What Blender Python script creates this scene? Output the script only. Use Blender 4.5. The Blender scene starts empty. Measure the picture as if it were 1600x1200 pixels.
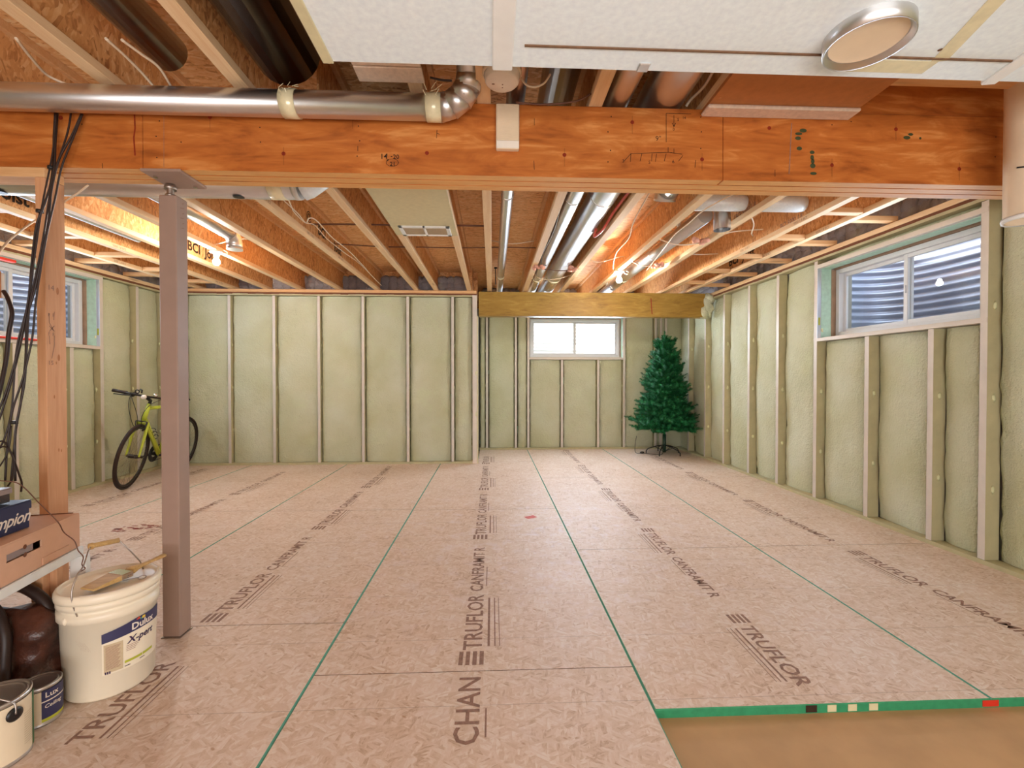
import bpy, bmesh, math, random
from mathutils import Vector, Matrix, Euler, noise
random.seed(7)
R = math.radians
S = bpy.context.scene
COL = S.collection

# ------------------------------------------------------------------ camera, world, lights, exposure
F, YAW, PIT, CH = 711.0, R(2.5), R(0.725), 1.14
cam_d = bpy.data.cameras.new('camera')
cam = bpy.data.objects.new('camera', cam_d); COL.objects.link(cam)
cam.location = (0, 0, CH); cam.rotation_euler = (R(90) - PIT, 0, -YAW)
cam_d.sensor_width = 36.0; cam_d.lens = F / 1600 * 36.0; cam_d.clip_start = 0.02
S.camera = cam
S.view_settings.view_transform = 'Standard'; S.view_settings.look = 'None'
S.view_settings.gamma = 1.0; S.view_settings.use_curve_mapping = False
S.view_settings.exposure = 0.22
W = bpy.data.worlds.new('overcast_sky'); S.world = W; W.use_nodes = True
W.node_tree.nodes['Background'].inputs[0].default_value = (0.86, 0.93, 1.0, 1)
W.node_tree.nodes['Background'].inputs[1].default_value = 6.0
sun_d = bpy.data.lights.new('sun', 'SUN'); sun = bpy.data.objects.new('sun', sun_d); COL.objects.link(sun)
sun_d.energy = 16.0; sun_d.angle = R(3); sun_d.color = (1, 0.97, 0.93)
sun.rotation_euler = Vector((1.0, 0.10, -0.78)).to_track_quat('-Z', 'Y').to_euler()
fill_d = bpy.data.lights.new('fill_light_behind', 'AREA'); fill = bpy.data.objects.new('fill_light_behind', fill_d)  # unseen fill lamp added behind the camera to lift the beam and ceiling
COL.objects.link(fill); fill_d.shape = 'RECTANGLE'; fill_d.size = 3.6; fill_d.size_y = 0.9
fill_d.energy = 106.0; fill_d.color = (1.0, 0.985, 0.985)
fill.location = (0.3, -2.0, 0.62); fill.rotation_euler = (R(114), 0, 0)
def daylight(name, loc, rot, w, h, power):
    d = bpy.data.lights.new(name, 'AREA'); o = bpy.data.objects.new(name, d); COL.objects.link(o)
    d.shape = 'RECTANGLE'; d.size = w; d.size_y = h; d.energy = power; d.color = (0.70, 0.83, 1.0)
    o.location = loc; o.rotation_euler = rot
daylight('daylight_back_window', (1.352, 7.225, 1.80), (R(-80), 0, 0), 1.42, 0.56, 44.0)
daylight('daylight_right_window', (3.012, 3.38, 1.83), (R(90), R(0), R(90)), 1.28, 0.52, 17.0)
daylight('daylight_left_window', (-4.195, 4.33, 1.83), (R(90), R(0), R(-90)), 1.28, 0.50, 22.0)
BULB_POWER = 880.0
S.cycles.max_bounces = 8; S.cycles.sample_clamp_indirect = 20.0
try:
    S.cycles.use_denoising = True
except Exception:
    pass

# ------------------------------------------------------------------ measuring helper: a pixel's ray met with a real plane
_f = (math.sin(YAW) * math.cos(PIT), math.cos(YAW) * math.cos(PIT), -math.sin(PIT))
_r = (math.cos(YAW), -math.sin(YAW), 0.0)
_u = (_r[1] * _f[2] - _r[2] * _f[1], _r[2] * _f[0] - _r[0] * _f[2], _r[0] * _f[1] - _r[1] * _f[0])
def at(px, py, x=None, y=None, z=None):
    a, b = (px - 800) / F, (600 - py) / F
    d = [_f[i] + a * _r[i] + b * _u[i] for i in range(3)]
    t = (x / d[0]) if x is not None else (y / d[1]) if y is not None else ((z - CH) / d[2])
    return Vector((d[0] * t, d[1] * t, CH + d[2] * t))

# ------------------------------------------------------------------ node helpers
def srgb(r, g, b):
    f = lambda c: (c / 255 / 12.92) if c <= 10.3 else ((c / 255 + 0.055) / 1.055) ** 2.4
    return (f(r), f(g), f(b), 1.0)
class NT:
    def __init__(s, name):
        s.m = bpy.data.materials.new(name); s.m.use_nodes = True
        s.t = s.m.node_tree; s.n = s.t.nodes; s.b = s.n['Principled BSDF']
    def add(s, typ, **k):
        n = s.n.new(typ)
        for a, v in k.items():
            if a[0] == '_': n.inputs[int(a[1:])].default_value = v
            else: setattr(n, a, v)
        return n
    def link(s, a, b): s.t.links.new(a, b)
    def pos(s, world=True):
        if world: return s.add('ShaderNodeNewGeometry').outputs['Position']
        return s.add('ShaderNodeTexCoord').outputs['Object']
    def map(s, vec, scale=(1, 1, 1), rot=(0, 0, 0), loc=(0, 0, 0)):
        n = s.add('ShaderNodeMapping'); s.link(vec, n.inputs[0])
        n.inputs[1].default_value = loc; n.inputs[2].default_value = rot; n.inputs[3].default_value = scale
        return n.outputs[0]
    def noise(s, vec, scale, detail=4, rough=0.55, dist=0.0):
        n = s.add('ShaderNodeTexNoise'); s.link(vec, n.inputs['Vector'])
        n.inputs['Scale'].default_value = scale; n.inputs['Detail'].default_value = detail
        n.inputs['Roughness'].default_value = rough; n.inputs['Distortion'].default_value = dist
        return n.outputs[0]
    def ramp(s, fac, stops):
        n = s.add('ShaderNodeValToRGB'); s.link(fac, n.inputs[0]); e = n.color_ramp.elements
        e[0].position, e[0].color = stops[0]; e[1].position, e[1].color = stops[-1]
        for p, c in stops[1:-1]:
            q = e.new(p); q.color = c
        return n.outputs[0]
    def mix(s, fac, a, b, mode='MIX'):
        n = s.add('ShaderNodeMixRGB', blend_type=mode)
        for i, v in ((0, fac), (1, a), (2, b)):
            if hasattr(v, 'links'): s.link(v, n.inputs[i])
            else: n.inputs[i].default_value = v
        return n.outputs[0]
    def math(s, op, a, b=0.0):
        n = s.add('ShaderNodeMath', operation=op)
        for i, v in ((0, a), (1, b)):
            if hasattr(v, 'links'): s.link(v, n.inputs[i])
            else: n.inputs[i].default_value = v
        return n.outputs[0]
    def sep(s, vec):
        n = s.add('ShaderNodeSeparateXYZ'); s.link(vec, n.inputs[0]); return n.outputs
    def bump(s, h, strength=0.3, dist=0.01):
        n = s.add('ShaderNodeBump'); s.link(h, n.inputs['Height'])
        n.inputs['Strength'].default_value = strength; n.inputs['Distance'].default_value = dist
        s.link(n.outputs[0], s.b.inputs['Normal'])
    def col(s, c):
        if hasattr(c, 'links'): s.link(c, s.b.inputs['Base Color'])
        else: s.b.inputs['Base Color'].default_value = c
    def set(s, rough=0.6, metal=0.0, spec=0.5, **k):
        s.b.inputs['Roughness'].default_value = rough; s.b.inputs['Metallic'].default_value = metal
        s.b.inputs['Specular IOR Level'].default_value = spec
        for a, v in k.items(): s.b.inputs[a.replace('_', ' ')].default_value = v
        return s.m
BW = lambda v: (v, v, v, 1)

def plain(name, c, rough=0.6, metal=0.0, spec=0.5, var=0.10, scale=18, bump=0.0, world=False):
    t = NT(name); p = t.pos(world)
    n = t.noise(p, scale, 4)
    lo = tuple(max(0, v * (1 - var)) for v in c[:3]) + (1,); hi = tuple(min(1, v * (1 + var)) for v in c[:3]) + (1,)
    t.col(t.ramp(n, [(0.3, lo), (0.7, hi)]))
    if bump: t.bump(n, bump, 0.004)
    return t.set(rough, metal, spec)

def osb(name, stops, long, short, plane, angles, rough=0.55, spec=0.4, seam=None, mixf=0.35):
    """strand board: three layers of stretched flakes turned against each other in the plane of the board"""
    t = NT(name); p = t.pos()
    wob = t.noise(p, 9.0, 2)
    vals = []
    for i, a in enumerate(angles):
        rot = {'z': (0, 0, a), 'x': (a, 0, 0), 'y': (0, a, 0)}[plane]
        r1 = t.map(p, (1, 1, 1), rot, (i * 3.1, i * 1.7, i * 2.3))
        sc = {'z': (1 / short, 1 / long, 20), 'x': (20, 1 / short, 1 / long), 'y': (1 / short, 20, 1 / long)}[plane]
        v = t.add('ShaderNodeTexVoronoi'); t.link(t.map(r1, sc), v.inputs['Vector']); v.inputs['Scale'].default_value = 1.0
        c = t.sep(v.outputs['Color'])[0]
        fib = t.noise(t.map(r1, tuple(q * 3 for q in sc)), 1.0, 3)
        vals.append(t.mix(mixf, c, fib))
    m1 = t.ramp(t.noise(p, 26, 2), [(0.46, BW(0)), (0.54, BW(1))])
    m2 = t.ramp(t.noise(t.map(p, loc=(7, 3, 5)), 21, 2), [(0.5, BW(0)), (0.58, BW(1))])
    v = t.mix(m2, t.mix(m1, vals[0], vals[1]), vals[2])
    big = t.noise(p, 2.2, 3)
    v = t.mix(0.30, v, big)
    c = t.ramp(v, stops)
    if seam:
        fl_ = t.add('ShaderNodeTexVoronoi'); fl_.inputs['Scale'].default_value = 1.0; t.link(t.map(t.map(p, (1, 1, 1), (0, 0, R(35))), (16, 34, 10)), fl_.inputs['Vector'])
        fk = t.math('MULTIPLY', t.ramp(fl_.outputs['Distance'], [(0.10, BW(1)), (0.2, BW(0))]), t.ramp(t.sep(fl_.outputs['Color'])[1], [(0.86, BW(0)), (0.9, BW(1))]))
        c = t.mix(t.math('MULTIPLY', fk, 0.7), c, srgb(176, 128, 88))
        y = t.sep(p)[1]
        fr = t.math('FRACT', t.math('DIVIDE', t.math('ADD', y, seam[1]), seam[0]))
        ln = t.math('LESS_THAN', fr, seam[2] / seam[0])
        c = t.mix(t.math('MULTIPLY', ln, 0.38), c, srgb(120, 80, 55))
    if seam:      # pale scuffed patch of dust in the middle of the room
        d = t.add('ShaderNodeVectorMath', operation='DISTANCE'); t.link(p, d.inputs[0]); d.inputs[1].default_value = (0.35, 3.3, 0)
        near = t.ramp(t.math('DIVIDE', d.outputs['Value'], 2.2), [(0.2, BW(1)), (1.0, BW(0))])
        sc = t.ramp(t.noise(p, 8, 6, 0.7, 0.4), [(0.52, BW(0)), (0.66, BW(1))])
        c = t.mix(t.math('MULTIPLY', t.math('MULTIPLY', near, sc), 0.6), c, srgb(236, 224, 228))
    t.col(c); t.bump(v, 0.25, 0.003)
    return t.set(rough, 0, spec)

def wood(name, c0, c1, axis, rough=0.55, spec=0.4, s=1.0, world=True, coarse=0.0, knots=True):
    """sawn timber with grain along one axis"""
    t = NT(name); p = t.pos(world)
    k = 1.2 * s; g = 16 * s
    sc = {'x': (k, g, g), 'y': (g, k, g), 'z': (g, g, k)}[axis]
    n1 = t.noise(t.map(p, sc), 1.6, 5, 0.6, 0.6)
    n2 = t.noise(t.map(p, tuple(q * 4 for q in sc)), 2.0, 3)
    v = t.mix(0.35, n1, n2)
    c = t.ramp(v, [(0.30, c1), (0.5, tuple((a + b) / 2 for a, b in zip(c0, c1))), (0.68, c0)])
    if knots:
        kv = t.add('ShaderNodeTexVoronoi'); kv.inputs['Scale'].default_value = 1.0
        t.link(t.map(p, {'x': (1.3, 9, 9), 'y': (9, 1.3, 9), 'z': (9, 9, 2.2)}[axis]), kv.inputs['Vector'])
        kn = t.ramp(kv.outputs['Distance'], [(0.05, BW(1)), (0.13, BW(0))])
        c = t.mix(t.math('MULTIPLY', kn, 0.55), c, tuple(q * 0.45 for q in c1[:3]) + (1,))
    t.col(c); t.bump(v, 0.12, 0.002)
    return t.set(rough, 0, spec)

def lvl(name, stops=None):
    """veneer face of a laminated beam: broad wandering figure along x"""
    t = NT(name); p = t.pos()
    w = t.noise(t.map(p, (0.8, 1, 3.0)), 3.0, 4, 0.6, 1.2)
    n1 = t.noise(t.map(p, (1.6, 1, 9), loc=(4, 0, 1)), 2.2, 5, 0.55, 1.6)
    n2 = t.noise(t.map(p, (3, 1, 70)), 2.0, 3)
    v = t.mix(0.55, t.mix(0.12, n1, n2), w)
    c = t.ramp(v, stops or [(0.36, srgb(150, 80, 30)), (0.46, srgb(182, 102, 42)), (0.54, srgb(194, 114, 50)), (0.64, srgb(216, 144, 78))])
    t.col(c); t.bump(n2, 0.08, 0.001)
    return t.set(0.5, 0, 0.35)

def galv(name, c=(0.72, 0.72, 0.72, 1), rough=0.33, var=0.06):
    t = NT(name); p = t.pos()
    n = t.noise(p, 6, 4); n2 = t.noise(p, 3.0, 2)
    lo = tuple(v * (1 - var) for v in c[:3]) + (1,)
    t.col(t.ramp(n, [(0.35, lo), (0.65, c)]))
    t.b.inputs['Roughness'].default_value = rough
    t.b.inputs['Metallic'].default_value = 1.0
    return t.m

def foam(name, c0, c1):
    t = NT(name); p = t.pos()
    big = t.noise(p, 1.7, 3); mid = t.noise(p, 24, 4, 0.6); fine = t.noise(p, 70, 3, 0.6)
    c = t.ramp(big, [(0.32, c1), (0.66, c0)])
    green = t.ramp(t.noise(t.map(p, loc=(9, 2, 5)), 3.4, 4), [(0.56, BW(0)), (0.74, BW(1))])
    c = t.mix(t.math('MULTIPLY', green, 0.35), c, srgb(208, 218, 176))
    t.col(c)
    h = t.mix(0.45, mid, fine)
    t.bump(h, 0.8, 0.028)
    return t.set(0.62, 0, 0.3)

def glass(name):
    t = NT(name); t.n.remove(t.b)
    o = t.n['Material Output']
    tr = t.add('ShaderNodeBsdfTransparent'); tr.inputs[0].default_value = (0.96, 0.98, 0.97, 1)
    gl = t.add('ShaderNodeBsdfGlossy'); gl.inputs['Roughness'].default_value = 0.0
    fr = t.add('ShaderNodeFresnel'); fr.inputs[0].default_value = 1.5
    mx = t.add('ShaderNodeMixShader'); bk = t.add('ShaderNodeNewGeometry').outputs['Backfacing']
    t.link(t.math('MULTIPLY', fr.outputs[0], t.math('SUBTRACT', 1.0, bk)), mx.inputs[0])
    t.link(tr.outputs[0], mx.inputs[1]); t.link(gl.outputs[0], mx.inputs[2]); t.link(mx.outputs[0], o.inputs[0])
    return t.m

def emit(name, c, strength):
    t = NT(name); t.b.inputs['Base Color'].default_value = c
    t.b.inputs['Emission Color'].default_value = c; t.b.inputs['Emission Strength'].default_value = strength
    return t.m

M = {}
M['osb_floor'] = osb('osb_floor', [(0.22, srgb(180, 144, 116)), (0.38, srgb(216, 190, 168)), (0.55, srgb(226, 204, 188)), (0.80, srgb(240, 229, 220))],
                     0.055, 0.011, 'z', (R(8), R(66), R(-58)), rough=0.5, spec=0.5, seam=(0.406, 0.05, 0.0028), mixf=0.5)
M['osb_web'] = osb('osb_web', [(0.20, srgb(160, 100, 56)), (0.40, srgb(212, 152, 94)), (0.60, srgb(226, 168, 108)), (0.82, srgb(244, 204, 150))],
                   0.085, 0.014, 'x', (R(6), R(24), R(-20)), rough=0.6, spec=0.3)
M['osb_deck'] = osb('osb_deck', [(0.22, srgb(184, 126, 78)), (0.40, srgb(232, 178, 120)), (0.60, srgb(242, 194, 136)), (0.82, srgb(250, 222, 176))],
                    0.014, 0.085, 'z', (R(4), R(16), R(-14)), rough=0.6, spec=0.3)
M['pine_y'] = wood('pine_y', srgb(242, 214, 174), srgb(226, 186, 138), 'y')
M['pine_x'] = wood('pine_x', srgb(234, 192, 142), srgb(212, 158, 104), 'x')
M['pine_z'] = wood('pine_z', srgb(226, 174, 132), srgb(206, 148, 104), 'z', s=0.9)
M['lvl_face'] = lvl('lvl_face')
M['lvl_pale'] = lvl('lvl_pale', [(0.36, srgb(132, 98, 38)), (0.46, srgb(150, 116, 46)), (0.54, srgb(158, 124, 52)), (0.64, srgb(174, 142, 68))])
M['lvl_edge'] = wood('lvl_edge', srgb(236, 186, 120), srgb(208, 146, 80), 'x', s=2.2, knots=False)
M['galv'] = galv('galvanised_sheet')
M['galv_dark'] = galv('galvanised_sheet_shaded', (0.48, 0.44, 0.40, 1), 0.22)  # darker duct metal; the dimness of the near ceiling is in its colour
M['duct_shaded'] = galv('duct_sheet_shaded', (0.16, 0.13, 0.11, 1), 0.22)  # shade between the joists is put into this pipe's dark colour
M['galv_dull'] = plain('galvanised_dull', srgb(236, 246, 252), 0.4, 0.10, 0.5, 0.06, 60, 0.05)
M['stud'] = plain('steel_stud_skin', srgb(212, 203, 192), 0.45, 0.05, 0.5, 0.05, 8)
M['stud_side'] = plain('overspray_dusted_steel', srgb(188, 180, 142), 0.55, 0, 0.4, 0.08, 10)
M['stud_silver'] = plain('bright_steel_skin', srgb(214, 220, 226), 0.3, 0.5, 0.5, 0.05, 8)
M['post'] = plain('primer_painted_steel', srgb(160, 134, 120), 0.5, 0.0, 0.5, 0.05, 9)
M['steel'] = galv('worn_steel', (0.45, 0.40, 0.36, 1), 0.4)
M['foam'] = foam('spray_foam', srgb(208, 210, 184), srgb(194, 195, 158))
M['foam_crack'] = plain('foam_gap', srgb(120, 112, 66), 0.8, 0, 0.2, 0.3, 30)
M['foam_green'] = plain('foam_green_bead', srgb(160, 206, 160), 0.6, 0, 0.3, 0.2, 40)
M['foam_pale'] = plain('foam_knockout', srgb(222, 222, 178), 0.6, 0, 0.3, 0.08, 40)
M['mint'] = plain('mint_foam_board', srgb(188, 222, 204), 0.6, 0, 0.3, 0.10, 26, 0.1, True)
M['grey_foam'] = foam('grey_rim_foam', srgb(180, 174, 176), srgb(128, 120, 122))
M['concrete'] = plain('concrete', srgb(150, 146, 138), 0.85, 0, 0.2, 0.15, 6, 0.1, True)
M['slab'] = plain('dusty_slab', srgb(196, 160, 118), 0.7, 0, 0.3, 0.10, 5, 0.1, True)
M['green_edge'] = plain('green_sealed_edge', srgb(52, 140, 96), 0.6, 0, 0.3, 0.12, 40, 0, True)
M['seam_green'] = plain('green_seam', srgb(92, 164, 140), 0.6, 0, 0.3, 0.15, 40, 0, True)
M['seam_dark'] = plain('dark_seam', srgb(118, 88, 66), 0.8, 0, 0.2, 0.2, 40, 0, True)
M['ink_brown'] = plain('brown_stamp_ink', srgb(150, 116, 100), 0.6, 0, 0.3, 0.25, 60, 0, True)
M['ink_black'] = plain('black_ink', srgb(52, 36, 24), 0.6, 0, 0.3, 0.2, 60)
M['ink_red'] = plain('red_knot_patch', srgb(140, 46, 22), 0.6, 0, 0.3, 0.2, 60)
M['ink_green'] = plain('dark_green_ink', srgb(66, 74, 46), 0.6, 0, 0.3, 0.2, 60)
M['white'] = plain('white_paint', srgb(236, 236, 232), 0.5, 0, 0.5, 0.03)
M['vinyl'] = plain('white_vinyl', srgb(214, 216, 220), 0.35, 0, 0.5, 0.02)
M['plastic_cream'] = plain('cream_plastic', srgb(228, 206, 176), 0.4, 0, 0.5, 0.03)
M['plastic_white'] = plain('white_plastic', srgb(238, 228, 214), 0.35, 0, 0.5, 0.03)
M['pail'] = plain('pail_plastic', srgb(242, 230, 206), 0.36, 0, 0.5, 0.03, 6)
M['black'] = plain('black_plastic', srgb(26, 24, 24), 0.4, 0, 0.5, 0.2)
M['cable_black'] = plain('black_cable_sheath', srgb(46, 32, 28), 0.45, 0, 0.5, 0.2, 30)
M['cable_white'] = plain('pale_cable_sheath', srgb(226, 204, 176), 0.5, 0, 0.4, 0.05, 30)
M['cable_brown'] = plain('brown_cable_sheath', srgb(104, 66, 48), 0.5, 0, 0.4, 0.1, 30)
M['cable_red'] = plain('red_pex', srgb(206, 84, 66), 0.4, 0, 0.5, 0.1, 30)
M['red'] = plain('red_enamel', srgb(214, 52, 36), 0.35, 0, 0.5, 0.1)
M['tuft'] = plain('pink_insulation', srgb(226, 170, 148), 0.9, 0, 0.1, 0.2, 30, 0.3)
M['foil_board'] = plain('foil_board', srgb(214, 204, 164), 0.5, 0.05, 0.4, 0.05, 30, 0.06)
M['buck'] = plain('weathered_buck', srgb(166, 138, 116), 0.8, 0, 0.2, 0.15, 12)
M['brown_board'] = plain('brown_duct_board', srgb(186, 122, 72), 0.55, 0.0, 0.4, 0.08, 30, 0.06)
M['scrim'] = plain('reinforced_scrim_edge', srgb(228, 208, 190), 0.45, 0.2, 0.5, 0.1, 60, 0.1)
M['tape'] = plain('clear_tape', srgb(232, 222, 184), 0.25, 0.1, 0.6, 0.08, 30, 0.15)
M['rubber'] = plain('tyre_rubber', srgb(52, 38, 32), 0.7, 0, 0.3, 0.15)
M['lime'] = plain('lime_enamel', srgb(190, 202, 62), 0.28, 0, 0.5, 0.05)
M['rim'] = plain('dark_alloy', srgb(60, 54, 50), 0.35, 0.6, 0.5, 0.1)
M['spoke'] = plain('spoke_steel', srgb(150, 140, 120), 0.35, 0.8, 0.5, 0.1)
M['chrome'] = galv('chrome', (0.8, 0.8, 0.8, 1), 0.12, 0.03)
def _needle():
    t = NT('tree_needles'); p = t.pos(False)
    oi = t.add('ShaderNodeObjectInfo').outputs['Random']
    n = t.noise(p, 22, 3)
    c = t.ramp(n, [(0.32, srgb(12, 70, 36)), (0.52, srgb(28, 114, 62)), (0.72, srgb(64, 164, 100))])
    c = t.mix(t.math('MULTIPLY', oi, 0.45), c, srgb(26, 88, 46))
    t.col(c); return t.set(0.55, 0, 0.3)
M['needle'] = _needle()
M['bark'] = plain('green_wire_bark', srgb(36, 52, 34), 0.7, 0, 0.3, 0.2)
M['tree_pole'] = plain('green_steel_pole', srgb(26, 58, 40), 0.4, 0, 0.5, 0.1)
M['cardboard'] = plain('tan_cardboard', srgb(216, 170, 140), 0.75, 0, 0.2, 0.04, 12)
M['card_dark'] = plain('cardboard_inside', srgb(120, 76, 54), 0.8, 0, 0.2, 0.1)
M['navy'] = plain('navy_card', srgb(38, 46, 82), 0.42, 0, 0.5, 0.08)
M['charcoal'] = plain('charcoal_card', srgb(58, 50, 50), 0.42, 0, 0.5, 0.1)
M['grey_lid'] = plain('grey_glossy_card', srgb(150, 134, 130), 0.25, 0, 0.5, 0.06)
def _leather():
    t = NT('brown_leather'); p = t.pos(False)
    a = t.noise(p, 7, 4, 0.6, 0.6); b = t.noise(p, 60, 3)
    t.col(t.ramp(a, [(0.35, srgb(46, 24, 18)), (0.6, srgb(88, 48, 34)), (0.75, srgb(112, 66, 48))]))
    t.bump(t.mix(0.25, a, b), 0.5, 0.02); return t.set(0.33, 0, 0.5)
M['leather'] = _leather()
M['leather_dark'] = plain('dark_leather', srgb(44, 26, 20), 0.45, 0, 0.5, 0.25, 12, 0.3)
M['brass'] = galv('aged_brass', (0.62, 0.42, 0.18, 1), 0.3)
M['label_paper'] = plain('label_paper', srgb(232, 214, 184), 0.6, 0, 0.3, 0.02)
M['label_tint'] = plain('label_text_block', srgb(206, 186, 152), 0.6, 0, 0.3, 0.04, 120)
M['label_navy'] = plain('label_navy', srgb(58, 56, 92), 0.5, 0, 0.4, 0.04)
M['label_lime'] = plain('label_lime', srgb(190, 192, 62), 0.5, 0, 0.4, 0.04)
M['label_green'] = plain('label_green', srgb(52, 110, 66), 0.5, 0, 0.4, 0.1)
M['label_red'] = plain('label_red', srgb(206, 76, 54), 0.5, 0, 0.4, 0.04)
M['label_teal'] = plain('label_teal', srgb(70, 150, 140), 0.5, 0, 0.4, 0.04)
M['label_yellow'] = plain('label_yellow', srgb(226, 190, 70), 0.5, 0, 0.4, 0.04)
M['print_white'] = plain('white_print', srgb(238, 226, 212), 0.5, 0, 0.3, 0.02)
M['print_plum'] = plain('plum_print', srgb(62, 44, 78), 0.5, 0, 0.3, 0.02)
M['print_rose'] = plain('rose_print', srgb(150, 96, 88), 0.5, 0, 0.3, 0.02)
M['bristle'] = wood('bristle', srgb(214, 178, 116), srgb(178, 138, 82), 'x', s=3, world=False, knots=False)
M['well'] = plain('galvanised_well', srgb(160, 168, 190), 0.32, 0.30, 0.5, 0.05, 12)
M['well_pale'] = plain('galvanised_well_brightened', srgb(236, 238, 240), 0.5, 0.0, 0.5, 0.03, 12)  # same well steel whitened; the back window's glare is put into its colour
M['gravel'] = plain('well_gravel', srgb(170, 166, 160), 0.9, 0, 0.2, 0.3, 60, 0.4, True)
M['glass'] = glass('window_glass')
M['bulb'] = emit('lit_bulb', (1.0, 0.94, 0.84, 1), BULB_POWER)
M['drywall'] = plain('drywall', srgb(206, 196, 182), 0.8, 0, 0.2, 0.03, 3, 0, True)

# ------------------------------------------------------------------ geometry helpers
class G:
    """collects shapes, in world metres, and links them as ONE mesh object"""
    def __init__(s): s.v, s.f, s.m, s.sm = [], [], [], []
    def poly(s, pts, faces, mi=0, smooth=False):
        o = len(s.v); s.v += [Vector(p) for p in pts]
        for f in faces: s.f.append([o + i for i in f]); s.m.append(mi); s.sm.append(smooth)
        return s
    def box(s, a, b, mi=0, ch=0.0, mat=None):
        x0, x1 = sorted((a[0], b[0])); y0, y1 = sorted((a[1], b[1])); z0, z1 = sorted((a[2], b[2]))
        if ch <= 0:
            P = [(x0, y0, z0), (x1, y0, z0), (x1, y1, z0), (x0, y1, z0), (x0, y0, z1), (x1, y0, z1), (x1, y1, z1), (x0, y1, z1)]
            Fs = [(0, 3, 2, 1), (4, 5, 6, 7), (0, 1, 5, 4), (1, 2, 6, 5), (2, 3, 7, 6), (3, 0, 4, 7)]
        else:
            c = min(ch, (x1 - x0) / 2.1, (y1 - y0) / 2.1, (z1 - z0) / 2.1); P = []
            bm = bmesh.new(); bmesh.ops.create_cube(bm, size=1.0)
            for q in bm.verts: q.co = Vector(((x0 + x1) / 2 + q.co.x * (x1 - x0), (y0 + y1) / 2 + q.co.y * (y1 - y0), (z0 + z1) / 2 + q.co.z * (z1 - z0)))
            bmesh.ops.bevel(bm, geom=list(bm.edges), offset=c, segments=1, affect='EDGES')
            bm.verts.index_update(); P = [q.co.copy() for q in bm.verts]; Fs = [[q.index for q in f.verts] for f in bm.faces]; bm.free()
        if mat is not None: P = [mat @ Vector(p) for p in P]
        return s.poly(P, Fs, mi)
    def prism(s, outline, axis, a, b, mi=0, smooth=False):
        """outline: 2-D points in the plane across axis (x: yz, y: xz, z: xy)"""
        def mk(p, t): return {'x': (t, p[0], p[1]), 'y': (p[0], t, p[1]), 'z': (p[0], p[1], t)}[axis]
        n = len(outline); P = [mk(p, a) for p in outline] + [mk(p, b) for p in outline]
        s.poly(P, [tuple(range(n))[::-1], tuple(range(n, 2 * n))], mi)
        o = len(s.v) - 2 * n
        for i in range(n):
            j = (i + 1) % n; s.f.append([o + i, o + j, o + n + j, o + n + i]); s.m.append(mi); s.sm.append(smooth)
        return s
    def tube(s, path, r, n=10, mi=0, caps=True, smooth=True, r2=None, flat=1.0):
        path = [Vector(p) for p in path]; k = len(path); rings = []
        if not hasattr(r, '__len__'): r = [r] * k
        t0 = (path[1] - path[0]).normalized()
        ref = Vector((0, 0, 1)) if abs(t0.z) < 0.9 else Vector((1, 0, 0))
        nrm = (ref - t0 * ref.dot(t0)).normalized(); P = []
        for i in range(k):
            t = (path[min(i + 1, k - 1)] - path[max(i - 1, 0)]).normalized()
            nrm = (nrm - t * nrm.dot(t)); nrm = nrm.normalized() if nrm.length > 1e-6 else t.orthogonal().normalized()
            bi = t.cross(nrm)
            for j in range(n):
                a = 2 * math.pi * j / n
                P.append(path[i] + nrm * (math.cos(a) * r[i] * flat) + bi * (math.sin(a) * r[i]))
        Fs = [(i * n + j, i * n + (j + 1) % n, (i + 1) * n + (j + 1) % n, (i + 1) * n + j) for i in range(k - 1) for j in range(n)]
        s.poly(P, Fs, mi, smooth)
        if caps:
            o = len(s.v) - len(P)
            s.f.append([o + j for j in range(n)][::-1]); s.m.append(mi); s.sm.append(False)
            s.f.append([o + (k - 1) * n + j for j in range(n)]); s.m.append(mi); s.sm.append(False)
        return s
    def lathe(s, prof, c=(0, 0, 0), n=28, mi=0, axis=None, smooth=True, cap=False):
        """profile of (radius, height) about a vertical (or given) axis through c"""
        ax = Vector(axis).normalized() if axis else Vector((0, 0, 1))
        q = Vector((0, 0, 1)).rotation_difference(ax); c = Vector(c); P = []
        for r, h in prof:
            for j in range(n):
                a = 2 * math.pi * j / n; P.append(c + q @ Vector((r * math.cos(a), r * math.sin(a), h)))
        Fs = [(i * n + j, i * n + (j + 1) % n, (i + 1) * n + (j + 1) % n, (i + 1) * n + j) for i in range(len(prof) - 1) for j in range(n)]
        s.poly(P, Fs, mi, smooth)
        if cap:
            o = len(s.v) - len(P)
            s.f.append([o + j for j in range(n)][::-1]); s.m.append(mi); s.sm.append(False)
            e = o + (len(prof) - 1) * n; s.f.append([e + j for j in range(n)]); s.m.append(mi); s.sm.append(False)
        return s
    def blob(s, c, rad, mi=0, amp=0.25, fr=6.0, seed=0.0, sub=2):
        bm = bmesh.new(); bmesh.ops.create_icosphere(bm, subdivisions=sub, radius=1.0)
        bm.verts.index_update(); c = Vector(c); P = []
        for q in bm.verts:
            d = 1 + amp * noise.noise(q.co * 1.7 + Vector((seed, seed * 1.3, 0.3)))
            P.append(c + Vector((q.co.x * rad[0], q.co.y * rad[1], q.co.z * rad[2])) * d)
        Fs = [[q.index for q in f.verts] for f in bm.faces]; bm.free()
        return s.poly(P, Fs, mi, True)
    def ribbon(s, pts, w, nrm, mi=0):
        """flat inked stroke"""
        nrm = Vector(nrm)
        for a, b in zip(pts[:-1], pts[1:]):
            a, b = Vector(a), Vector(b); d = (b - a)
            if d.length < 1e-5: continue
            sd = nrm.cross(d.normalized()) * w / 2
            s.poly([a - sd, b - sd, b + sd, a + sd], [(0, 1, 2, 3)], mi)
        return s
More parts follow.
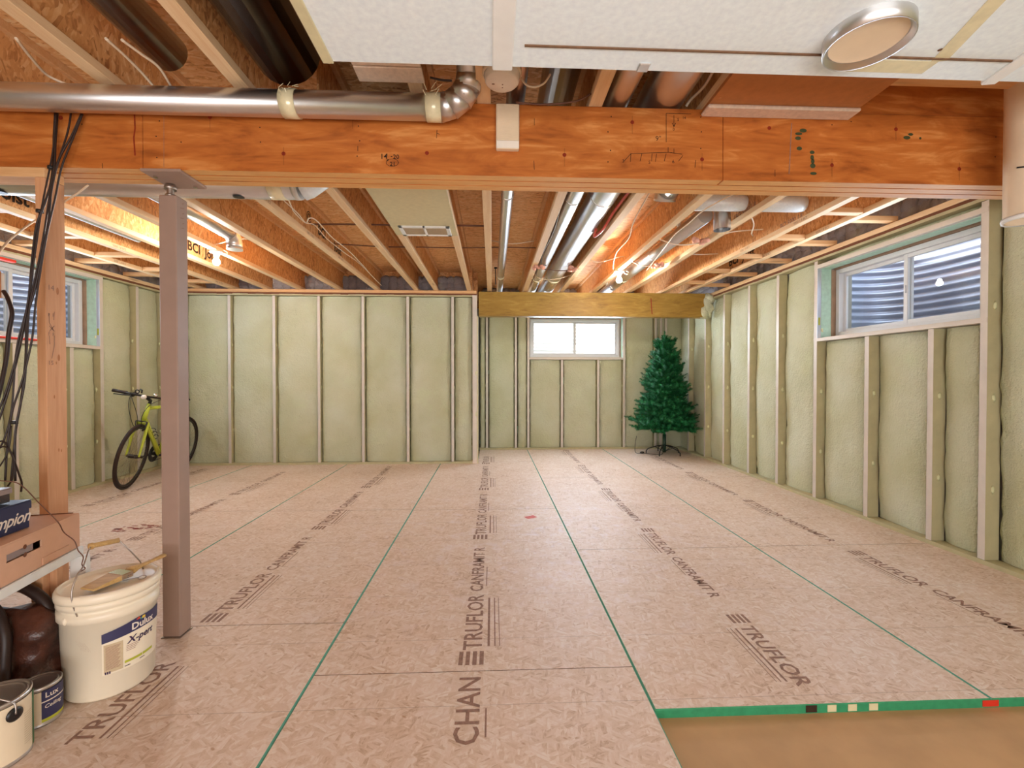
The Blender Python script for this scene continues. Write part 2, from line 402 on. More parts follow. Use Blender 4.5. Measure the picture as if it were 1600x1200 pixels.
    def disc(s, c, ra, rb, right, up, mi=0, n=14):
        c, right, up = Vector(c), Vector(right), Vector(up)
        return s.poly([c + right * (ra * math.cos(2 * math.pi * i / n)) + up * (rb * math.sin(2 * math.pi * i / n)) for i in range(n)], [tuple(range(n))], mi)
    def mesh(s, name, mats, off):
        me = bpy.data.meshes.new(name)
        me.from_pydata([p - off for p in s.v], [], s.f)
        for m in (mats if isinstance(mats, (list, tuple)) else [mats]): me.materials.append(M[m] if isinstance(m, str) else m)
        me.polygons.foreach_set('material_index', s.m); me.polygons.foreach_set('use_smooth', s.sm)
        me.update(); return me

OFF = {}
def tag(o, label=None, cat=None, group=None, kind=None):
    for k, v in (('label', label), ('category', cat), ('group', group), ('kind', kind)):
        if v: o[k] = v
    return o
def empty(name, loc, label=None, cat=None, group=None, kind=None, parent=None):
    o = bpy.data.objects.new(name, None); COL.objects.link(o); o.empty_display_size = 0.05
    base = OFF[parent] if parent else Vector((0, 0, 0))
    o.location = Vector(loc) - base; OFF[o] = Vector(loc)
    if parent: o.parent = parent
    return tag(o, label, cat, group, kind)
def obj(name, g, mats, parent=None, loc=None, label=None, cat=None, group=None, kind=None, me=None):
    """link a collected shape; vertices are stored relative to the object's own origin"""
    base = OFF[parent] if parent else Vector((0, 0, 0))
    org = Vector(loc) if loc is not None else base
    if me is None: me = g.mesh(name, mats, org)
    o = bpy.data.objects.new(name, me); COL.objects.link(o)
    o.location = org - base; OFF[o] = org
    if parent: o.parent = parent
    return tag(o, label, cat, group, kind)
def clone(o, name, loc, parent):
    """another object with the same mesh data at a new place"""
    c = o.copy(); COL.objects.link(c); c.name = name; c.parent = parent
    c.location = Vector(loc) - (OFF[parent] if parent else Vector((0, 0, 0))); OFF[c] = Vector(loc)
    return c
def copy_tree(o, parent=None):
    c = o.copy(); COL.objects.link(c); c.parent = parent; OFF[c] = OFF.get(o, Vector((0, 0, 0)))
    for ch in list(o.children): copy_tree(ch, c)
    return c
_text_cache = {}
def text_shape(s, size, shear=0.0, bold=0.0, space=1.0):
    k = (s, size, shear, bold, space)
    if k not in _text_cache:
        cu = bpy.data.curves.new('lettering', 'FONT'); cu.body = s; cu.size = size; cu.shear = shear; cu.offset = bold
        cu.space_character = space; cu.resolution_u = 2; cu.align_x = 'LEFT'
        ob = bpy.data.objects.new('lettering', cu); COL.objects.link(ob)
        me = bpy.data.meshes.new_from_object(ob.evaluated_get(bpy.context.evaluated_depsgraph_get()))
        _text_cache[k] = ([v.co.copy() for v in me.vertices], [tuple(p.vertices) for p in me.polygons])
        bpy.data.objects.remove(ob); bpy.data.curves.remove(cu); bpy.data.meshes.remove(me)
    return _text_cache[k]
def text(g, s, size, o, right, up, mi=0, shear=0.0, bold=0.0, space=1.0, sx=1.0, warp=None):
    vs, fs = text_shape(s, size, shear, bold, space); o, right, up = Vector(o), Vector(right), Vector(up)
    P = [o + right * (v.x * sx) + up * v.y for v in vs]
    if warp: P = [warp(p) for p in P]
    return g.poly(P, fs, mi)
def arc(c, r, a0, a1, n, ex, ey):
    c, ex, ey = Vector(c), Vector(ex), Vector(ey)
    return [c + ex * (r * math.cos(R(a0 + (a1 - a0) * i / n))) + ey * (r * math.sin(R(a0 + (a1 - a0) * i / n))) for i in range(n + 1)]
def smooth(pts, k=6):
    """Catmull-Rom through the points"""
    P = [Vector(p) for p in pts]; P = [2 * P[0] - P[1]] + P + [2 * P[-1] - P[-2]]; out = []
    for i in range(1, len(P) - 2):
        for j in range(k):
            t = j / k; a, b, c, d = P[i - 1:i + 3]
            out.append(0.5 * ((2 * b) + (c - a) * t + (2 * a - 5 * b + 4 * c - d) * t * t + (3 * b - a - 3 * c + d) * t ** 3))
    return out + [P[-2]]

# ------------------------------------------------------------------ the room: walls of steel studs and sprayed foam
JB, TOPZ, DECK = 2.305, 2.265, 2.605          # joist underside, top of stud walls, underside of the deck
class Frame:
    """wall coordinates: s along the wall, d into the wall, z up"""
    def __init__(s, p0, u, n): s.p0, s.u, s.n = Vector(p0 + (0,)), Vector(u + (0,)), Vector(n + (0,))
    def p(s, a, d, z): return s.p0 + s.u * a + s.n * d + Vector((0, 0, z))
    def box(s, g, a0, a1, d0, d1, z0, z1, mi=0, ch=0.0): return g.box(s.p(a0, d0, z0), s.p(a1, d1, z1), mi, ch)
FR = Frame((3.0, 0), (0, 1), (1, 0)); FL = Frame((-4.18, 0), (0, 1), (-1, 0))
FB = Frame((0, 6.09), (1, 0), (0, 1)); FA = Frame((0, 7.24), (1, 0), (0, 1))

def foam_bay(wall, fr, a0, a1, z0, z1, seed, green=0.25, mid=0.05, edge=0.082):
    n = max(5, int((a1 - a0) / 0.04)); k = max(4, int((z1 - z0) / 0.055))
    us = [0.0, 0.010 / (a1 - a0), 0.03 / (a1 - a0)] + [0.06 / (a1 - a0) + (1 - 0.12 / (a1 - a0)) * i / n for i in range(n + 1)] + [1 - 0.03 / (a1 - a0), 1 - 0.010 / (a1 - a0), 1.0]
    us = sorted(set(round(min(1, max(0, q)), 4) for q in us)); P = []
    for j in range(k + 1):
        z = z0 + (z1 - z0) * j / k; tz = 2 * j / k - 1
        for i, q in enumerate(us):
            a = a0 + (a1 - a0) * q; t = 2 * q - 1
            w = Vector((a * 1.0 + seed, z * 1.0, seed * 0.7))
            d = mid + (edge - mid) * abs(t) ** 3 + 0.014 * abs(tz) ** 10
            d += 0.022 * noise.noise(w * 2.6) + 0.009 * noise.noise(w * 9.0) + 0.005 * noise.noise(w * 21.0)
            if i in (0, len(us) - 1): d = 0.125
            elif i in (1, len(us) - 2):
                d = max(d, edge) + 0.012 * noise.noise(w * 16); a += 0.006 * noise.noise(w * 19) * (1 if i == 1 else -1)
            P.append(fr.p(a, min(d, 0.128), z))
    m = len(us); Fs, Ms = [], []
    flip = fr.u.cross(Vector((0, 0, 1))).dot(fr.n) > 0
    g = G()
    for j in range(k):
        for i in range(m - 1):
            f = (j * m + i, j * m + i + 1, (j + 1) * m + i + 1, (j + 1) * m + i)
            mi = 0
            if i in (0, m - 2):
                mi = 2 if noise.noise(Vector((seed * 3 + i, j * 0.35, 1.0))) > (0.45 - green) else 1
            Fs.append(f[::-1] if flip else f); Ms.append(mi)
    g.v = P; g.f = [list(f) for f in Fs]; g.m = Ms; g.sm = [True] * len(Fs)
    return obj('foam_panel', g, ['foam', 'foam_crack', 'foam_green'], wall)

_studs = {}
def stud(wall, fr, a, z0, z1, side=-1, mat='stud', knock=True, w=0.041):
    """C-section; `a` is the edge that carries the web, the flange runs to the other side of it"""
    key = (id(fr), round(z0, 2), round(z1, 2), side, mat, w)
    loc = fr.p(a, 0, z0)
    if key in _studs: return clone_with(_studs[key], 'stud', loc, wall)
    g = G(); b = a - side * w
    fr.box(g, a, b, 0, 0.0015, z0, z1); fr.box(g, a, a - side * 0.0015, 0.0015, 0.092, z0, z1, 1); fr.box(g, a, b, 0.0905, 0.092, z0, z1)
    fr.box(g, b, b + side * 0.0015, 0, 0.010, z0, z1)
    o = obj('stud', g, [mat, 'stud_side'], wall, loc)
    if knock and z1 - z0 > 1.2:
        k = G()
        for zz in (0.46, 1.02, 1.58):
            if z0 < zz < z1: k.blob(fr.p(a + side * 0.001, 0.045, zz), (0.006 if abs(fr.u.x) > .5 else 0.014, 0.006 if abs(fr.u.y) > .5 else 0.014, 0.026), 0, 0.5, seed=zz * 9 + a, sub=1)
        obj('knockout_foam', k, 'foam_pale', o)
    _studs[key] = o
    return o
def clone_with(o, name, loc, parent):
    c = clone(o, name, loc, parent)
    for ch in o.children:
        q = ch.copy(); COL.objects.link(q); q.parent = c
    return c

def backing(fr, a0, a1, z1, hole=None, d0=0.13, d1=0.33):
    g = G()
    if not hole: fr.box(g, a0, a1, d0, d1, -0.06, z1)
    else:
        h0, h1, y0, y1 = hole
        fr.box(g, a0, h0, d0, d1, -0.06, z1); fr.box(g, h1, a1, d0, d1, -0.06, z1)
        fr.box(g, h0, h1, d0, d1, -0.06, y0); fr.box(g, h0, h1, d0, d1, y1, z1)
    return g
def tracks(wall, fr, a0, a1, plate=True):
    g = G(); fr.box(g, a0, a1, -0.001, 0.093, 0.0, 0.028); obj('bottom_track', g, 'stud_side', wall)
    g = G(); fr.box(g, a0, a1, -0.001, 0.093, TOPZ - 0.040, TOPZ - 0.012); obj('top_track', g, 'stud_side', wall)
    n = 40; g = G()
    for i in range(n):                       # torn gap filler between track and plate
        q0, q1 = a0 + (a1 - a0) * i / n, a0 + (a1 - a0) * (i + 1) / n
        h = 0.010 + 0.008 * noise.noise(Vector((i * 0.7, 3.1, a0)))
        fr.box(g, q0, q1, -0.004 - 0.004 * noise.noise(Vector((i * 0.9, 1, 2))), 0.06, TOPZ - 0.012 - h, TOPZ)
    obj('gap_filler', g, 'card_dark', wall)
    if plate:
        g = G(); fr.box(g, a0, a1, -0.012, 0.13, TOPZ, JB - 0.001, 0, 0.004); obj('sill_plate', g, 'pine_x' if abs(fr.u.x) > .5 else 'pine_y', wall)

def window(name, fr, s0, s1, z0, z1, df, side, label_wood=True):
    """horizontal sliding window deep in the wall; `side` is the direction of the camera along s"""
    w = empty(name, fr.p((s0 + s1) / 2, df, z0), kind='structure')
    for (q0, q1, e0, e1) in ((s0, s1, z1 - 0.004, z1), (s0, s0 + .004, z0, z1 - .004), (s1 - .004, s1, z0, z1 - .004)):
        g = G(); fr.box(g, q0, q1, 0.036, df - 0.035, e0, e1); obj('jamb_liner', g, 'mint', w)
    for (q0, q1, e0, e1) in ((s0, s1, z1 - 0.014, z1 + .02), (s0 - .02, s0 + .010, z0, z1 - .014), (s1 - .010, s1 + .02, z0, z1 - .014)):
        g = G(); fr.box(g, q0, q1, df - 0.035 if e0 < z1 - .06 else df - .006, df + 0.08, e0, e1); obj('timber_buck', g, 'buck', w)
    g = G(); fr.box(g, s0, s1, 0.05, df + 0.02, z0 - 0.02, z0 + 0.008); obj('sill_board', g, 'drywall', w)
    a0, a1, b0, b1 = s0 + 0.014, s1 - 0.014, z0 + 0.010, z1 - 0.016
    def ring(g, a0, a1, b0, b1, t, d0, d1, mi=0):
        fr.box(g, a0, a0 + t, d0, d1, b0, b1, mi, .003); fr.box(g, a1 - t, a1, d0, d1, b0, b1, mi, .003)
        fr.box(g, a0 + t, a1 - t, d0, d1, b0, b0 + t, mi, .003); fr.box(g, a0 + t, a1 - t, d0, d1, b1 - t, b1, mi, .003)
    g = G(); ring(g, a0, a1, b0, b1, 0.040, df, df + 0.08); obj('window_frame', g, 'vinyl', w)
    mid = (s0 + s1) / 2
    for (c0, c1, dd) in ((a0 + .030, mid + .020, 0.020 if side < 0 else 0.045), (mid - .020, a1 - .030, 0.045 if side < 0 else 0.020)):
        g = G(); ring(g, c0, c1, b0 + .034, b1 - .034, 0.036, df + dd, df + dd + 0.024)
        sh = obj('sash', g, 'vinyl', w)
        g = G(); fr.box(g, c0 + .036, c1 - .036, df + dd + .010, df + dd + .014, b0 + .070, b1 - .070); obj('pane', g, 'glass', sh)
    g = G(); fr.box(g, mid - .006, mid + .006, df + 0.010, df + 0.022, (b0 + b1) / 2 - .03, (b0 + b1) / 2 + .03, 0, .002); obj('latch', g, 'vinyl', w)
    g = G(); fr.box(g, s0 - .04, s1 + .04, -0.002, 0.092, z0 - 0.030, z0 - 0.001); obj('sill_track', g, 'stud', w)
    g = G(); fr.box(g, s0 - .04, s1 + .04, -0.002, 0.092, z1, z1 + 0.034); obj('header_track', g, 'stud', w)
    for (q, sg) in ((s0, 1), (s1, -1)):
        g = G(); fr.box(g, q, q + sg * 0.002, 0.0, 0.036, z0, z1); o = obj('jamb_skin', g, 'stud_silver', w)
        g = G(); fr.box(g, q + sg * .002, q + sg * .0026, 0.010, 0.028, z0 + .12, z0 + .19); obj('knockout_slot', g, 'label_lime', o)
    return w

def well(win, fr, s0, s1, df, depth, z0, z1, mat):
    mid, half = (s0 + s1) / 2, (s1 - s0) / 2 + 0.12; per = 0.068
    rows = int((z1 - z0) / (per / 8)); cols = 26; P = []
    for j in range(rows + 1):
        z = z0 + (z1 - z0) * j / rows; o = 0.011 * math.cos(2 * math.pi * z / per)
        for i in range(cols + 1):
            a = math.pi * i / cols
            c, q = math.copysign(abs(math.cos(a)) ** 0.55, math.cos(a)), abs(math.sin(a)) ** 0.55
            P.append(fr.p(mid + (half + o) * c, df + (depth + o) * q, z))
    g = G(); g.poly(P, [(j * (cols + 1) + i, j * (cols + 1) + i + 1, (j + 1) * (cols + 1) + i + 1, (j + 1) * (cols + 1) + i) for j in range(rows) for i in range(cols)], 0, True)
    t = obj('window_well', g, mat, win)
    g = G(); P = [fr.p(mid + half * math.cos(math.pi * i / 16), df + depth * math.sin(math.pi * i / 16), z0 + 0.05) for i in range(17)]
    g.poly(P, [tuple(range(17))]); obj('gravel_bed', g, 'gravel', t, kind='stuff')

# right wall
wr = obj('wall_right', backing(FR, -2.7, 7.6, TOPZ, (2.675, 4.085, 1.50, 2.16)), 'concrete', kind='structure')
g = G(); FR.box(g, -2.7, 7.6, 0.14, 0.20, TOPZ, DECK + .02); obj('rim_board', g, 'osb_web', wr)
tracks(wr, FR, -2.6, 7.33)
edges = [-2.6, -1.2, 0.3, 0.9, 1.5, 2.1, 2.634, 4.085, 4.648, 5.185, 5.76, 6.28, 6.82]
for a in (0.3, 0.9, 1.5, 2.1, 4.648, 5.185, 5.76, 6.28, 6.82): stud(wr, FR, a, 0.03, TOPZ - .045)
stud(wr, FR, 2.634, 0.03, TOPZ - .045, w=0.043); stud(wr, FR, 4.085, 0.03, TOPZ - .045)
for a in (2.971, 3.503): stud(wr, FR, a, 0.03, 1.476)
for i, (a0, a1) in enumerate(((0.34, .9), (.94, 1.5), (1.54, 2.1), (2.14, 2.634), (4.126, 4.648), (4.689, 5.185), (5.226, 5.76), (5.80, 6.28), (6.32, 6.82), (6.86, 7.32))):
    foam_bay(wr, FR, a0, a1, 0.03, TOPZ - .045, 11 + i * 1.7)
foam_bay(wr, FR, -2.6, 0.3, 0.03, TOPZ - .045, 3.3)
for i, (a0, a1) in enumerate(((2.677, 2.971), (3.012, 3.503), (3.544, 4.085))): foam_bay(wr, FR, a0, a1, 0.03, 1.476, 31 + i * 2.3)
foam_bay(wr, FR, 2.677, 4.085, 2.184, TOPZ - .04, 41)
w1 = window('window_1', FR, 2.677, 4.085, 1.51, 2.15, 0.165, -1)
well(w1, FR, 2.677, 4.085, 0.33, 0.56, 0.95, 2.60, 'well')
# left wall
wl = obj('wall_left', backing(FL, -2.7, 6.45, TOPZ, (3.62, 5.05, 1.47, 2.20)), 'concrete', kind='structure')
g = G(); FL.box(g, -2.7, 6.45, 0.14, 0.20, TOPZ, DECK + .02); obj('rim_board', g, 'osb_web', wl)
tracks(wl, FL, -2.6, 6.18)
for a in (1.4, 2.0, 2.6, 3.2, 3.58, 5.05, 5.545, 5.98): stud(wl, FL, a, 0.03, TOPZ - .045)
for a in (4.16, 4.70): stud(wl, FL, a, 0.03, 1.446)
for i, (a0, a1) in enumerate(((1.44, 2.0), (2.04, 2.6), (2.64, 3.2), (3.24, 3.58), (5.09, 5.545), (5.585, 5.98), (6.02, 6.20))): foam_bay(wl, FL, a0, a1, 0.03, TOPZ - .045, 51 + i * 1.9, 0.12, 0.03, 0.07)
foam_bay(wl, FL, -2.6, 1.4, 0.03, TOPZ - .045, 63)
for i, (a0, a1) in enumerate(((3.62, 4.16), (4.20, 4.70), (4.74, 5.05))): foam_bay(wl, FL, a0, a1, 0.03, 1.446, 71 + i * 2.1, 0.12, 0.03, 0.07)
foam_bay(wl, FL, 3.62, 5.05, 2.224, TOPZ - .04, 77)
w3 = window('window_3', FL, 3.62, 5.05, 1.48, 2.19, 0.165, -1)
well(w3, FL, 3.62, 5.05, 0.33, 0.60, 0.95, 2.95, 'well')
# back wall, then the alcove behind it
wb = obj('wall_back', backing(FB, -4.5, -0.30, TOPZ), 'concrete', kind='structure')
g = G(); FB.box(g, -4.5, -0.2, 0.26, 0.32, TOPZ, DECK + .02); obj('rim_board', g, 'osb_web', wb)
tracks(wb, FB, -4.17, -0.205)
bx = [-3.98, -3.405, -2.835, -2.259, -1.686, -1.099, -0.508]
for a in bx: stud(wb, FB, a, 0.03, TOPZ - .045, side=1, w=.035)
foam_bay(wb, FB, -4.275, -4.015, 0.03, TOPZ - .045, 79, 0.0, 0.022, 0.05)
for i in range(len(bx) - 1): foam_bay(wb, FB, bx[i] + .0, bx[i + 1] - .035, 0.03, TOPZ - .045, 81 + i * 2.7, 0.05, 0.022, 0.050)
foam_bay(wb, FB, -0.508, -0.262, 0.03, TOPZ - .045, 97, 0.0, 0.045, 0.07)
g = G(); FB.box(g, -0.262, -0.200, -0.004, 0.10, 0.0, TOPZ - .012, 0, 0.003); obj('corner_stud', g, 'stud', wb)
g = G(); 
for zz in (0.66, 1.21): g.blob((-0.214, 6.084, zz), (.008, .006, .03), 0, .4, seed=zz)
obj('knockout_foam', g, 'foam_pale', wb)
g = G(); g.box((-0.200, 6.083, 0.0), (-0.186, 6.15, 1.965)); obj('corner_bead', g, 'foil_board', wb)
wa = obj('wall_alcove', backing(FA, -0.5, 3.3, TOPZ, (0.60, 2.105, 1.465, 2.125)), 'concrete', kind='structure')
g = G(); FA.box(g, -0.5, 3.3, 0.26, 0.32, TOPZ, DECK + .02); g.box((-0.32, 6.09, TOPZ), (-0.26, 7.56, DECK + .02)); obj('rim_board', g, 'osb_web', wa)
tracks(wa, FA, -0.2, 3.0)
for a in (-0.10, 0.36, 0.560, 2.105, 2.62): stud(wa, FA, a, 0.03, TOPZ - .045, side=-1, w=.036)
for a in (1.10, 1.685): stud(wa, FA, a, 0.03, 1.436, side=-1, w=.036)
for i, (a0, a1) in enumerate(((-0.20, -0.10), (-0.058, 0.36), (0.401, 0.56), (2.146, 2.62), (2.661, 3.10))): foam_bay(wa, FA, a0, a1, 0.03, TOPZ - .045, 101 + i * 2.9, 0.0, 0.02, 0.045)
for i, (a0, a1) in enumerate(((0.60, 1.10), (1.141, 1.685), (1.726, 2.105))): foam_bay(wa, FA, a0, a1, 0.03, 1.436, 113 + i * 1.3, 0.0, 0.02, 0.045)
foam_bay(wa, FA, 0.60, 2.105, 2.154, TOPZ - .04, 119)
g = G()
for a in (2.70, 2.78): FA.box(g, a, a + .03, -0.03, 0.0, 0.03, TOPZ - .045)
obj('corner_channel', g, 'stud', wa)
w2 = window('window_2', FA, 0.600, 2.105, 1.470, 2.120, 0.150, -1)
well(w2, FA, 0.600, 2.105, 0.33, 0.85, 0.95, 2.45, 'well_pale')
wret = G(); wret.box((-0.50, 6.20, -0.06), (-0.30, 7.56, TOPZ)); wret = obj('wall_alcove_return', wret, 'concrete', kind='structure')
FT = Frame((-0.20, 0), (0, 1), (-1, 0)); foam_bay(wret, FT, 6.16, 7.22, 0.03, TOPZ - .045, 127, 0, 0.02, 0.03)
g = G(); g.box((-4.5, -2.8, -0.06), (3.33, -2.6, DECK + .02)); obj('wall_front', g, 'drywall', kind='structure')

# grey sprayed foam closing the joist ends
g = G(); k = 0
def grey(g, x0, x1, y, z0, z1, axis='x'):
    global k
    n = max(2, int((x1 - x0) / 0.11))
    for i in range(n + 1):
        for j in range(3):
            q = x0 + (x1 - x0) * i / n; k += 1
            c = (q, y + random.uniform(-.01, .02), z0 + (z1 - z0) * (j + .5) / 3) if axis == 'x' else (y + random.uniform(-.01, .02), q, z0 + (z1 - z0) * (j + .5) / 3)
            g.blob(c, (.085, .05, .075) if axis == 'x' else (.05, .085, .075), 0, .35, seed=k * .37, sub=2)
grey(g, -4.1, -0.35, 6.30, 2.30, 2.50)
obj('rim_foam', g, 'grey_foam', wb, kind='stuff')
g = G(); grey(g, -0.1, 2.9, 7.42, 2.29, 2.58); obj('rim_foam', g, 'grey_foam', wa, kind='stuff')
g = G(); grey(g, 1.9, 7.2, 3.09, 2.32, 2.55, 'y'); obj('rim_foam', g, 'grey_foam', wr, kind='stuff')
g = G(); grey(g, 1.9, 6.2, -4.27, 2.32, 2.55, 'y'); obj('rim_foam', g, 'grey_foam', wl, kind='stuff')

# ------------------------------------------------------------------ floor of strand-board sheets on a slab
fl = obj('floor', G().box((-4.5, -2.8, -0.10), (3.33, 7.6, -0.032)), 'slab', kind='structure')
XS = [-4.18, -3.145, -1.915, -0.687, 0.558, 1.775, 3.0]
CUTS = [[-2.6, -0.9, 1.54, 3.98, 6.18], [-2.6, -0.9, 1.54, 3.98, 6.18], [-2.6, -0.3, 2.14, 3.97, 6.18], [-2.6, -0.68, 1.762, 3.95, 6.18, 7.33], [1.53, 2.99, 5.16, 7.33], [1.53, 3.0, 5.14, 7.33]]
FZ = 0.0
sheets = {}
for c in range(6):
    for a, b in zip(CUTS[c][:-1], CUTS[c][1:]):
        x0, x1 = XS[c], XS[c + 1]
        if c == 5: x1 = 3.09
        if c == 0: x0 = -4.27
        if c == 3 and a > 6: x0 = -0.2
        ix, iy, ch = 0.0055, 0.0016, 0.005
        # top sheet; sealed green long edges; cut ends
        P = [(x0, a, -.032), (x1, a, -.032), (x1, b, -.032), (x0, b, -.032), (x0, a, -ch), (x1, a, -ch), (x1, b, -ch), (x0, b, -ch),
             (x0 + ix, a + iy, 0), (x1 - ix, a + iy, 0), (x1 - ix, b - iy, 0), (x0 + ix, b - iy, 0)]
        g = G(); g.poly(P, [(8, 9, 10, 11)], 0); g.poly(P, [(5, 6, 10, 9), (7, 4, 8, 11), (1, 2, 6, 5), (3, 0, 4, 7)], 1)
        end = 3 if (c >= 4 and a < 2) else 2
        g.poly(P, [(4, 5, 9, 8), (6, 7, 11, 10), (0, 1, 5, 4), (2, 3, 7, 6)], end)
        sheets[(c, round(a, 2))] = obj('floor_panel', g, ['osb_floor', 'seam_green', 'seam_dark', 'green_edge'], fl, ((x0 + x1) / 2, (a + b) / 2, 0))
# painted batch marks on the exposed green edge
g = G()
for px, mi, w in ((1268, 1, .04), (1300, 0, .032), (1332, 0, .032), (1365, 0, .032)):
    q = at(px, 1100, y=1.529); g.box((q.x - w / 2, 1.5285, -.028), (q.x + w / 2, 1.5299, -.004), mi)
obj('edge_mark', g, ['foil_board', 'ink_black', 'red'], sheets[(4, 1.53)])
g = G(); q = at(1548, 1100, y=1.529); g.box((q.x - .03, 1.5285, -.028), (q.x + .03, 1.5299, -.006)); obj('edge_mark', g, 'red', sheets[(5, 1.53)])
# stamped lettering along the middle of each sheet
def stamp(sheet, x, y, s, size, up=True, bar=True, bold=0.0012, sx=1.0):
    g = G(); rt = Vector((0, 1, 0)) if up else Vector((0, -1, 0)); tp = Vector((-1, 0, 0)) if up else Vector((1, 0, 0))
    o = Vector((x, y, 0.0006)) - tp * size * 0.35
    text(g, s, size, o, rt, tp, 0, 0, bold, 1.0, sx)
    xs = [v.dot(rt) for v in g.v]; L = max(xs) - min(xs); a = Vector((x, y, 0.0006))
    if bar:
        for off, w in ((-0.62, .09), (-0.86, .05), (-1.04, .03)):
            g.ribbon([a + tp * size * off + rt * L * .05, a + tp * size * off + rt * L * .93], size * w, (0, 0, 1))
    else:
        g.ribbon([a - tp * size * .55 + rt * L * .1, a - tp * size * .55 + rt * L * .5], size * .05, (0, 0, 1))
    obj('printed_lettering', g, 'ink_brown', sheet)
    return L
def logo(sheet, x, y, size, up=True):
    g = G(); sg = 1 if up else -1
    for i in range(4):
        g.poly([(x + sg * (size * .5 - i * size * .28), y + sg * 0, .0006), (x + sg * (size * .5 - i * size * .28), y + sg * size * .9, .0006), (x + sg * (size * .5 - i * size * .28 - size * .17), y + sg * size * .9, .0006), (x + sg * (size * .5 - i * size * .28 - size * .17), y, .0006)], [(0, 1, 2, 3)])
    obj('printed_mark', g, 'ink_brown', sheet)
def sheet_at(c, y):
    ks = [k for k in sheets if k[0] == c and k[1] <= y]; return sheets[max(ks, key=lambda k: k[1])]
def run(c, x, y0, y1, up, words, size=0.085):
    y, i = y0, 0
    while y < y1 - .3:
        w = words[i % len(words)]; big = w.startswith('T'); sz = size * (1.12 if big else 0.98)
        L = max(v.x for v in text_shape(w, sz, 0, .0016, 1.0)[0])
        if big: y += .10 if up else 0.0
        if y + L > y1 + .2: break
        sh = sheet_at(c, y + L / 2)
        if big: logo(sh, x, (y - .10) if up else (y + L + .10), size, up)
        stamp(sh, x, y if up else y + L, w, sz, up, big, .0016)
        y += L + (.04 if big == up else .16) + (.11 if big and not up else 0); i += 1
run(3, -0.085, 1.80, 7.0, True, ['TRUFLOR', 'CANFRAMIT R'], 0.10)
stamp(sheets[(3, -0.68)], -0.085, 1.40, 'CHAN', 0.115, True, False)
run(2, -1.32, 2.17, 5.9, True, ['TRUFLOR', 'CANFRAMIT R'], 0.09)
stamp(sheets[(2, -0.3)], -1.30, 1.46, 'TRUFLOR', 0.095, True, True)
run(1, -2.53, 2.6, 5.9, True, ['CANFRAMIT R', 'TRUFLOR'], 0.085)
run(0, -3.62, 3.0, 5.9, True, ['TRUFLOR', 'CANFRAMIT R'], 0.08)
run(4, 1.165, 1.62, 7.0, False, ['TRUFLOR', 'CANFRAMIT R'], 0.085)
run(5, 2.38, 1.80, 6.9, False, ['CANFRAMIT R', 'TRUFLOR'], 0.085)
# small knocks, a rust splash and a red scrap of tape
g = G()
for i in range(26):
    a = random.random(); q = at(178 + 70 * a, 829 - 9 * a + random.uniform(-4, 3), z=0.0008); g.disc((q.x, q.y, .0008), random.uniform(.008, .03), random.uniform(.006, .016), (1, 0, 0), (0, 1, 0), 0, 7)
obj('rust_splash', g, 'ink_red', sheet_at(1, 3.3))
q = at(829, 808, z=0); g = G(); g.box((q.x - .045, q.y - .03, 0.0), (q.x + .045, q.y + .03, .0012), mat=Matrix.Translation(q) @ Matrix.Rotation(.5, 4, 'Z') @ Matrix.Translation(-q))
obj('tape_scrap', g, 'label_red', None, q, 'red scrap of tape lying flat on the middle floor sheet', 'tape')

# ------------------------------------------------------------------ ceiling: deck sheets on I-joists
ce = empty('ceiling', (0, 3, DECK), kind='structure')
ys = [-2.7, -0.6, 0.62, 1.84, 3.06, 4.28, 5.50, 6.72, 7.6]
for a, b in zip(ys[:-1], ys[1:]):
    for x0, x1 in ((-4.5, -3.3), (-3.3, -0.9), (-0.9, 1.5), (1.5, 3.3)):
        obj('deck_panel', G().box((x0 + .001, a + .001, DECK), (x1 - .001, b - .001, DECK + .019)), 'osb_deck', ce)
JX = [-3.82, -3.39, -2.95, -2.525, -2.02, -1.52, -1.005, -0.745, -0.305, -0.034, 0.443, 0.937, 1.378, 1.857, 2.335, 2.655]
joists = {}
first = {}
for x in JX:
    y0, y1 = (-2.55, 6.33) if x < -0.2 else (-2.55, 7.46)
    if x == -0.745: y0 = 2.0
    if x in (1.857, 2.335, 2.655): y0 = 2.003
    key = (y0, y1); loc = (x, y0, JB)
    if key not in first:
        j = obj('joist', G().box((x - .005, y0, JB + .03), (x + .005, y1, DECK - .03)), 'osb_web', ce, loc)
        obj('bottom_flange', G().box((x - .029, y0, JB), (x + .029, y1, JB + .038), 0, .002), 'pine_y', j)
        obj('top_flange', G().box((x - .029, y0, DECK - .038), (x + .029, y1, DECK - .0005), 0, .002), 'pine_x', j)
        first[key] = j
    else: j = clone_with(first[key], 'joist', loc, ce)
    joists[x] = j
def web_text(x, y, s, size, z, face, bold=.004, mat='ink_black'):
    g = G(); xx = x + face * .0058
    rt = Vector((0, -face * -1, 0)) if face > 0 else Vector((0, -1, 0)); rt = Vector((0, 1, 0)) if face > 0 else Vector((0, -1, 0))
    text(g, s, size, (xx, y, z), rt, (0, 0, 1), 0, 0, bold); obj('printed_lettering', g, mat, joists[x])
web_text(-1.52, 4.05, 'BCI', .12, 2.40, 1); web_text(-1.52, 4.45, 'Joist', .12, 2.37, 1); web_text(-1.52, 3.80, '@', .10, 2.45, 1, .001)
web_text(-2.95, 4.55, 'BCI  Joist', .13, 2.39, 1); web_text(-3.39, 3.0, 'BCI  Joist', .13, 2.39, 1); web_text(-2.525, 2.75, 'BCI 5000', .05, 2.35, 1, .001, 'ink_brown')
web_text(2.655, 5.0, 'BCI  Joist', .13, 2.39, -1); web_text(1.857, 3.4, 'BCI 5000 1.8', .05, 2.35, -1, .001, 'ink_brown')
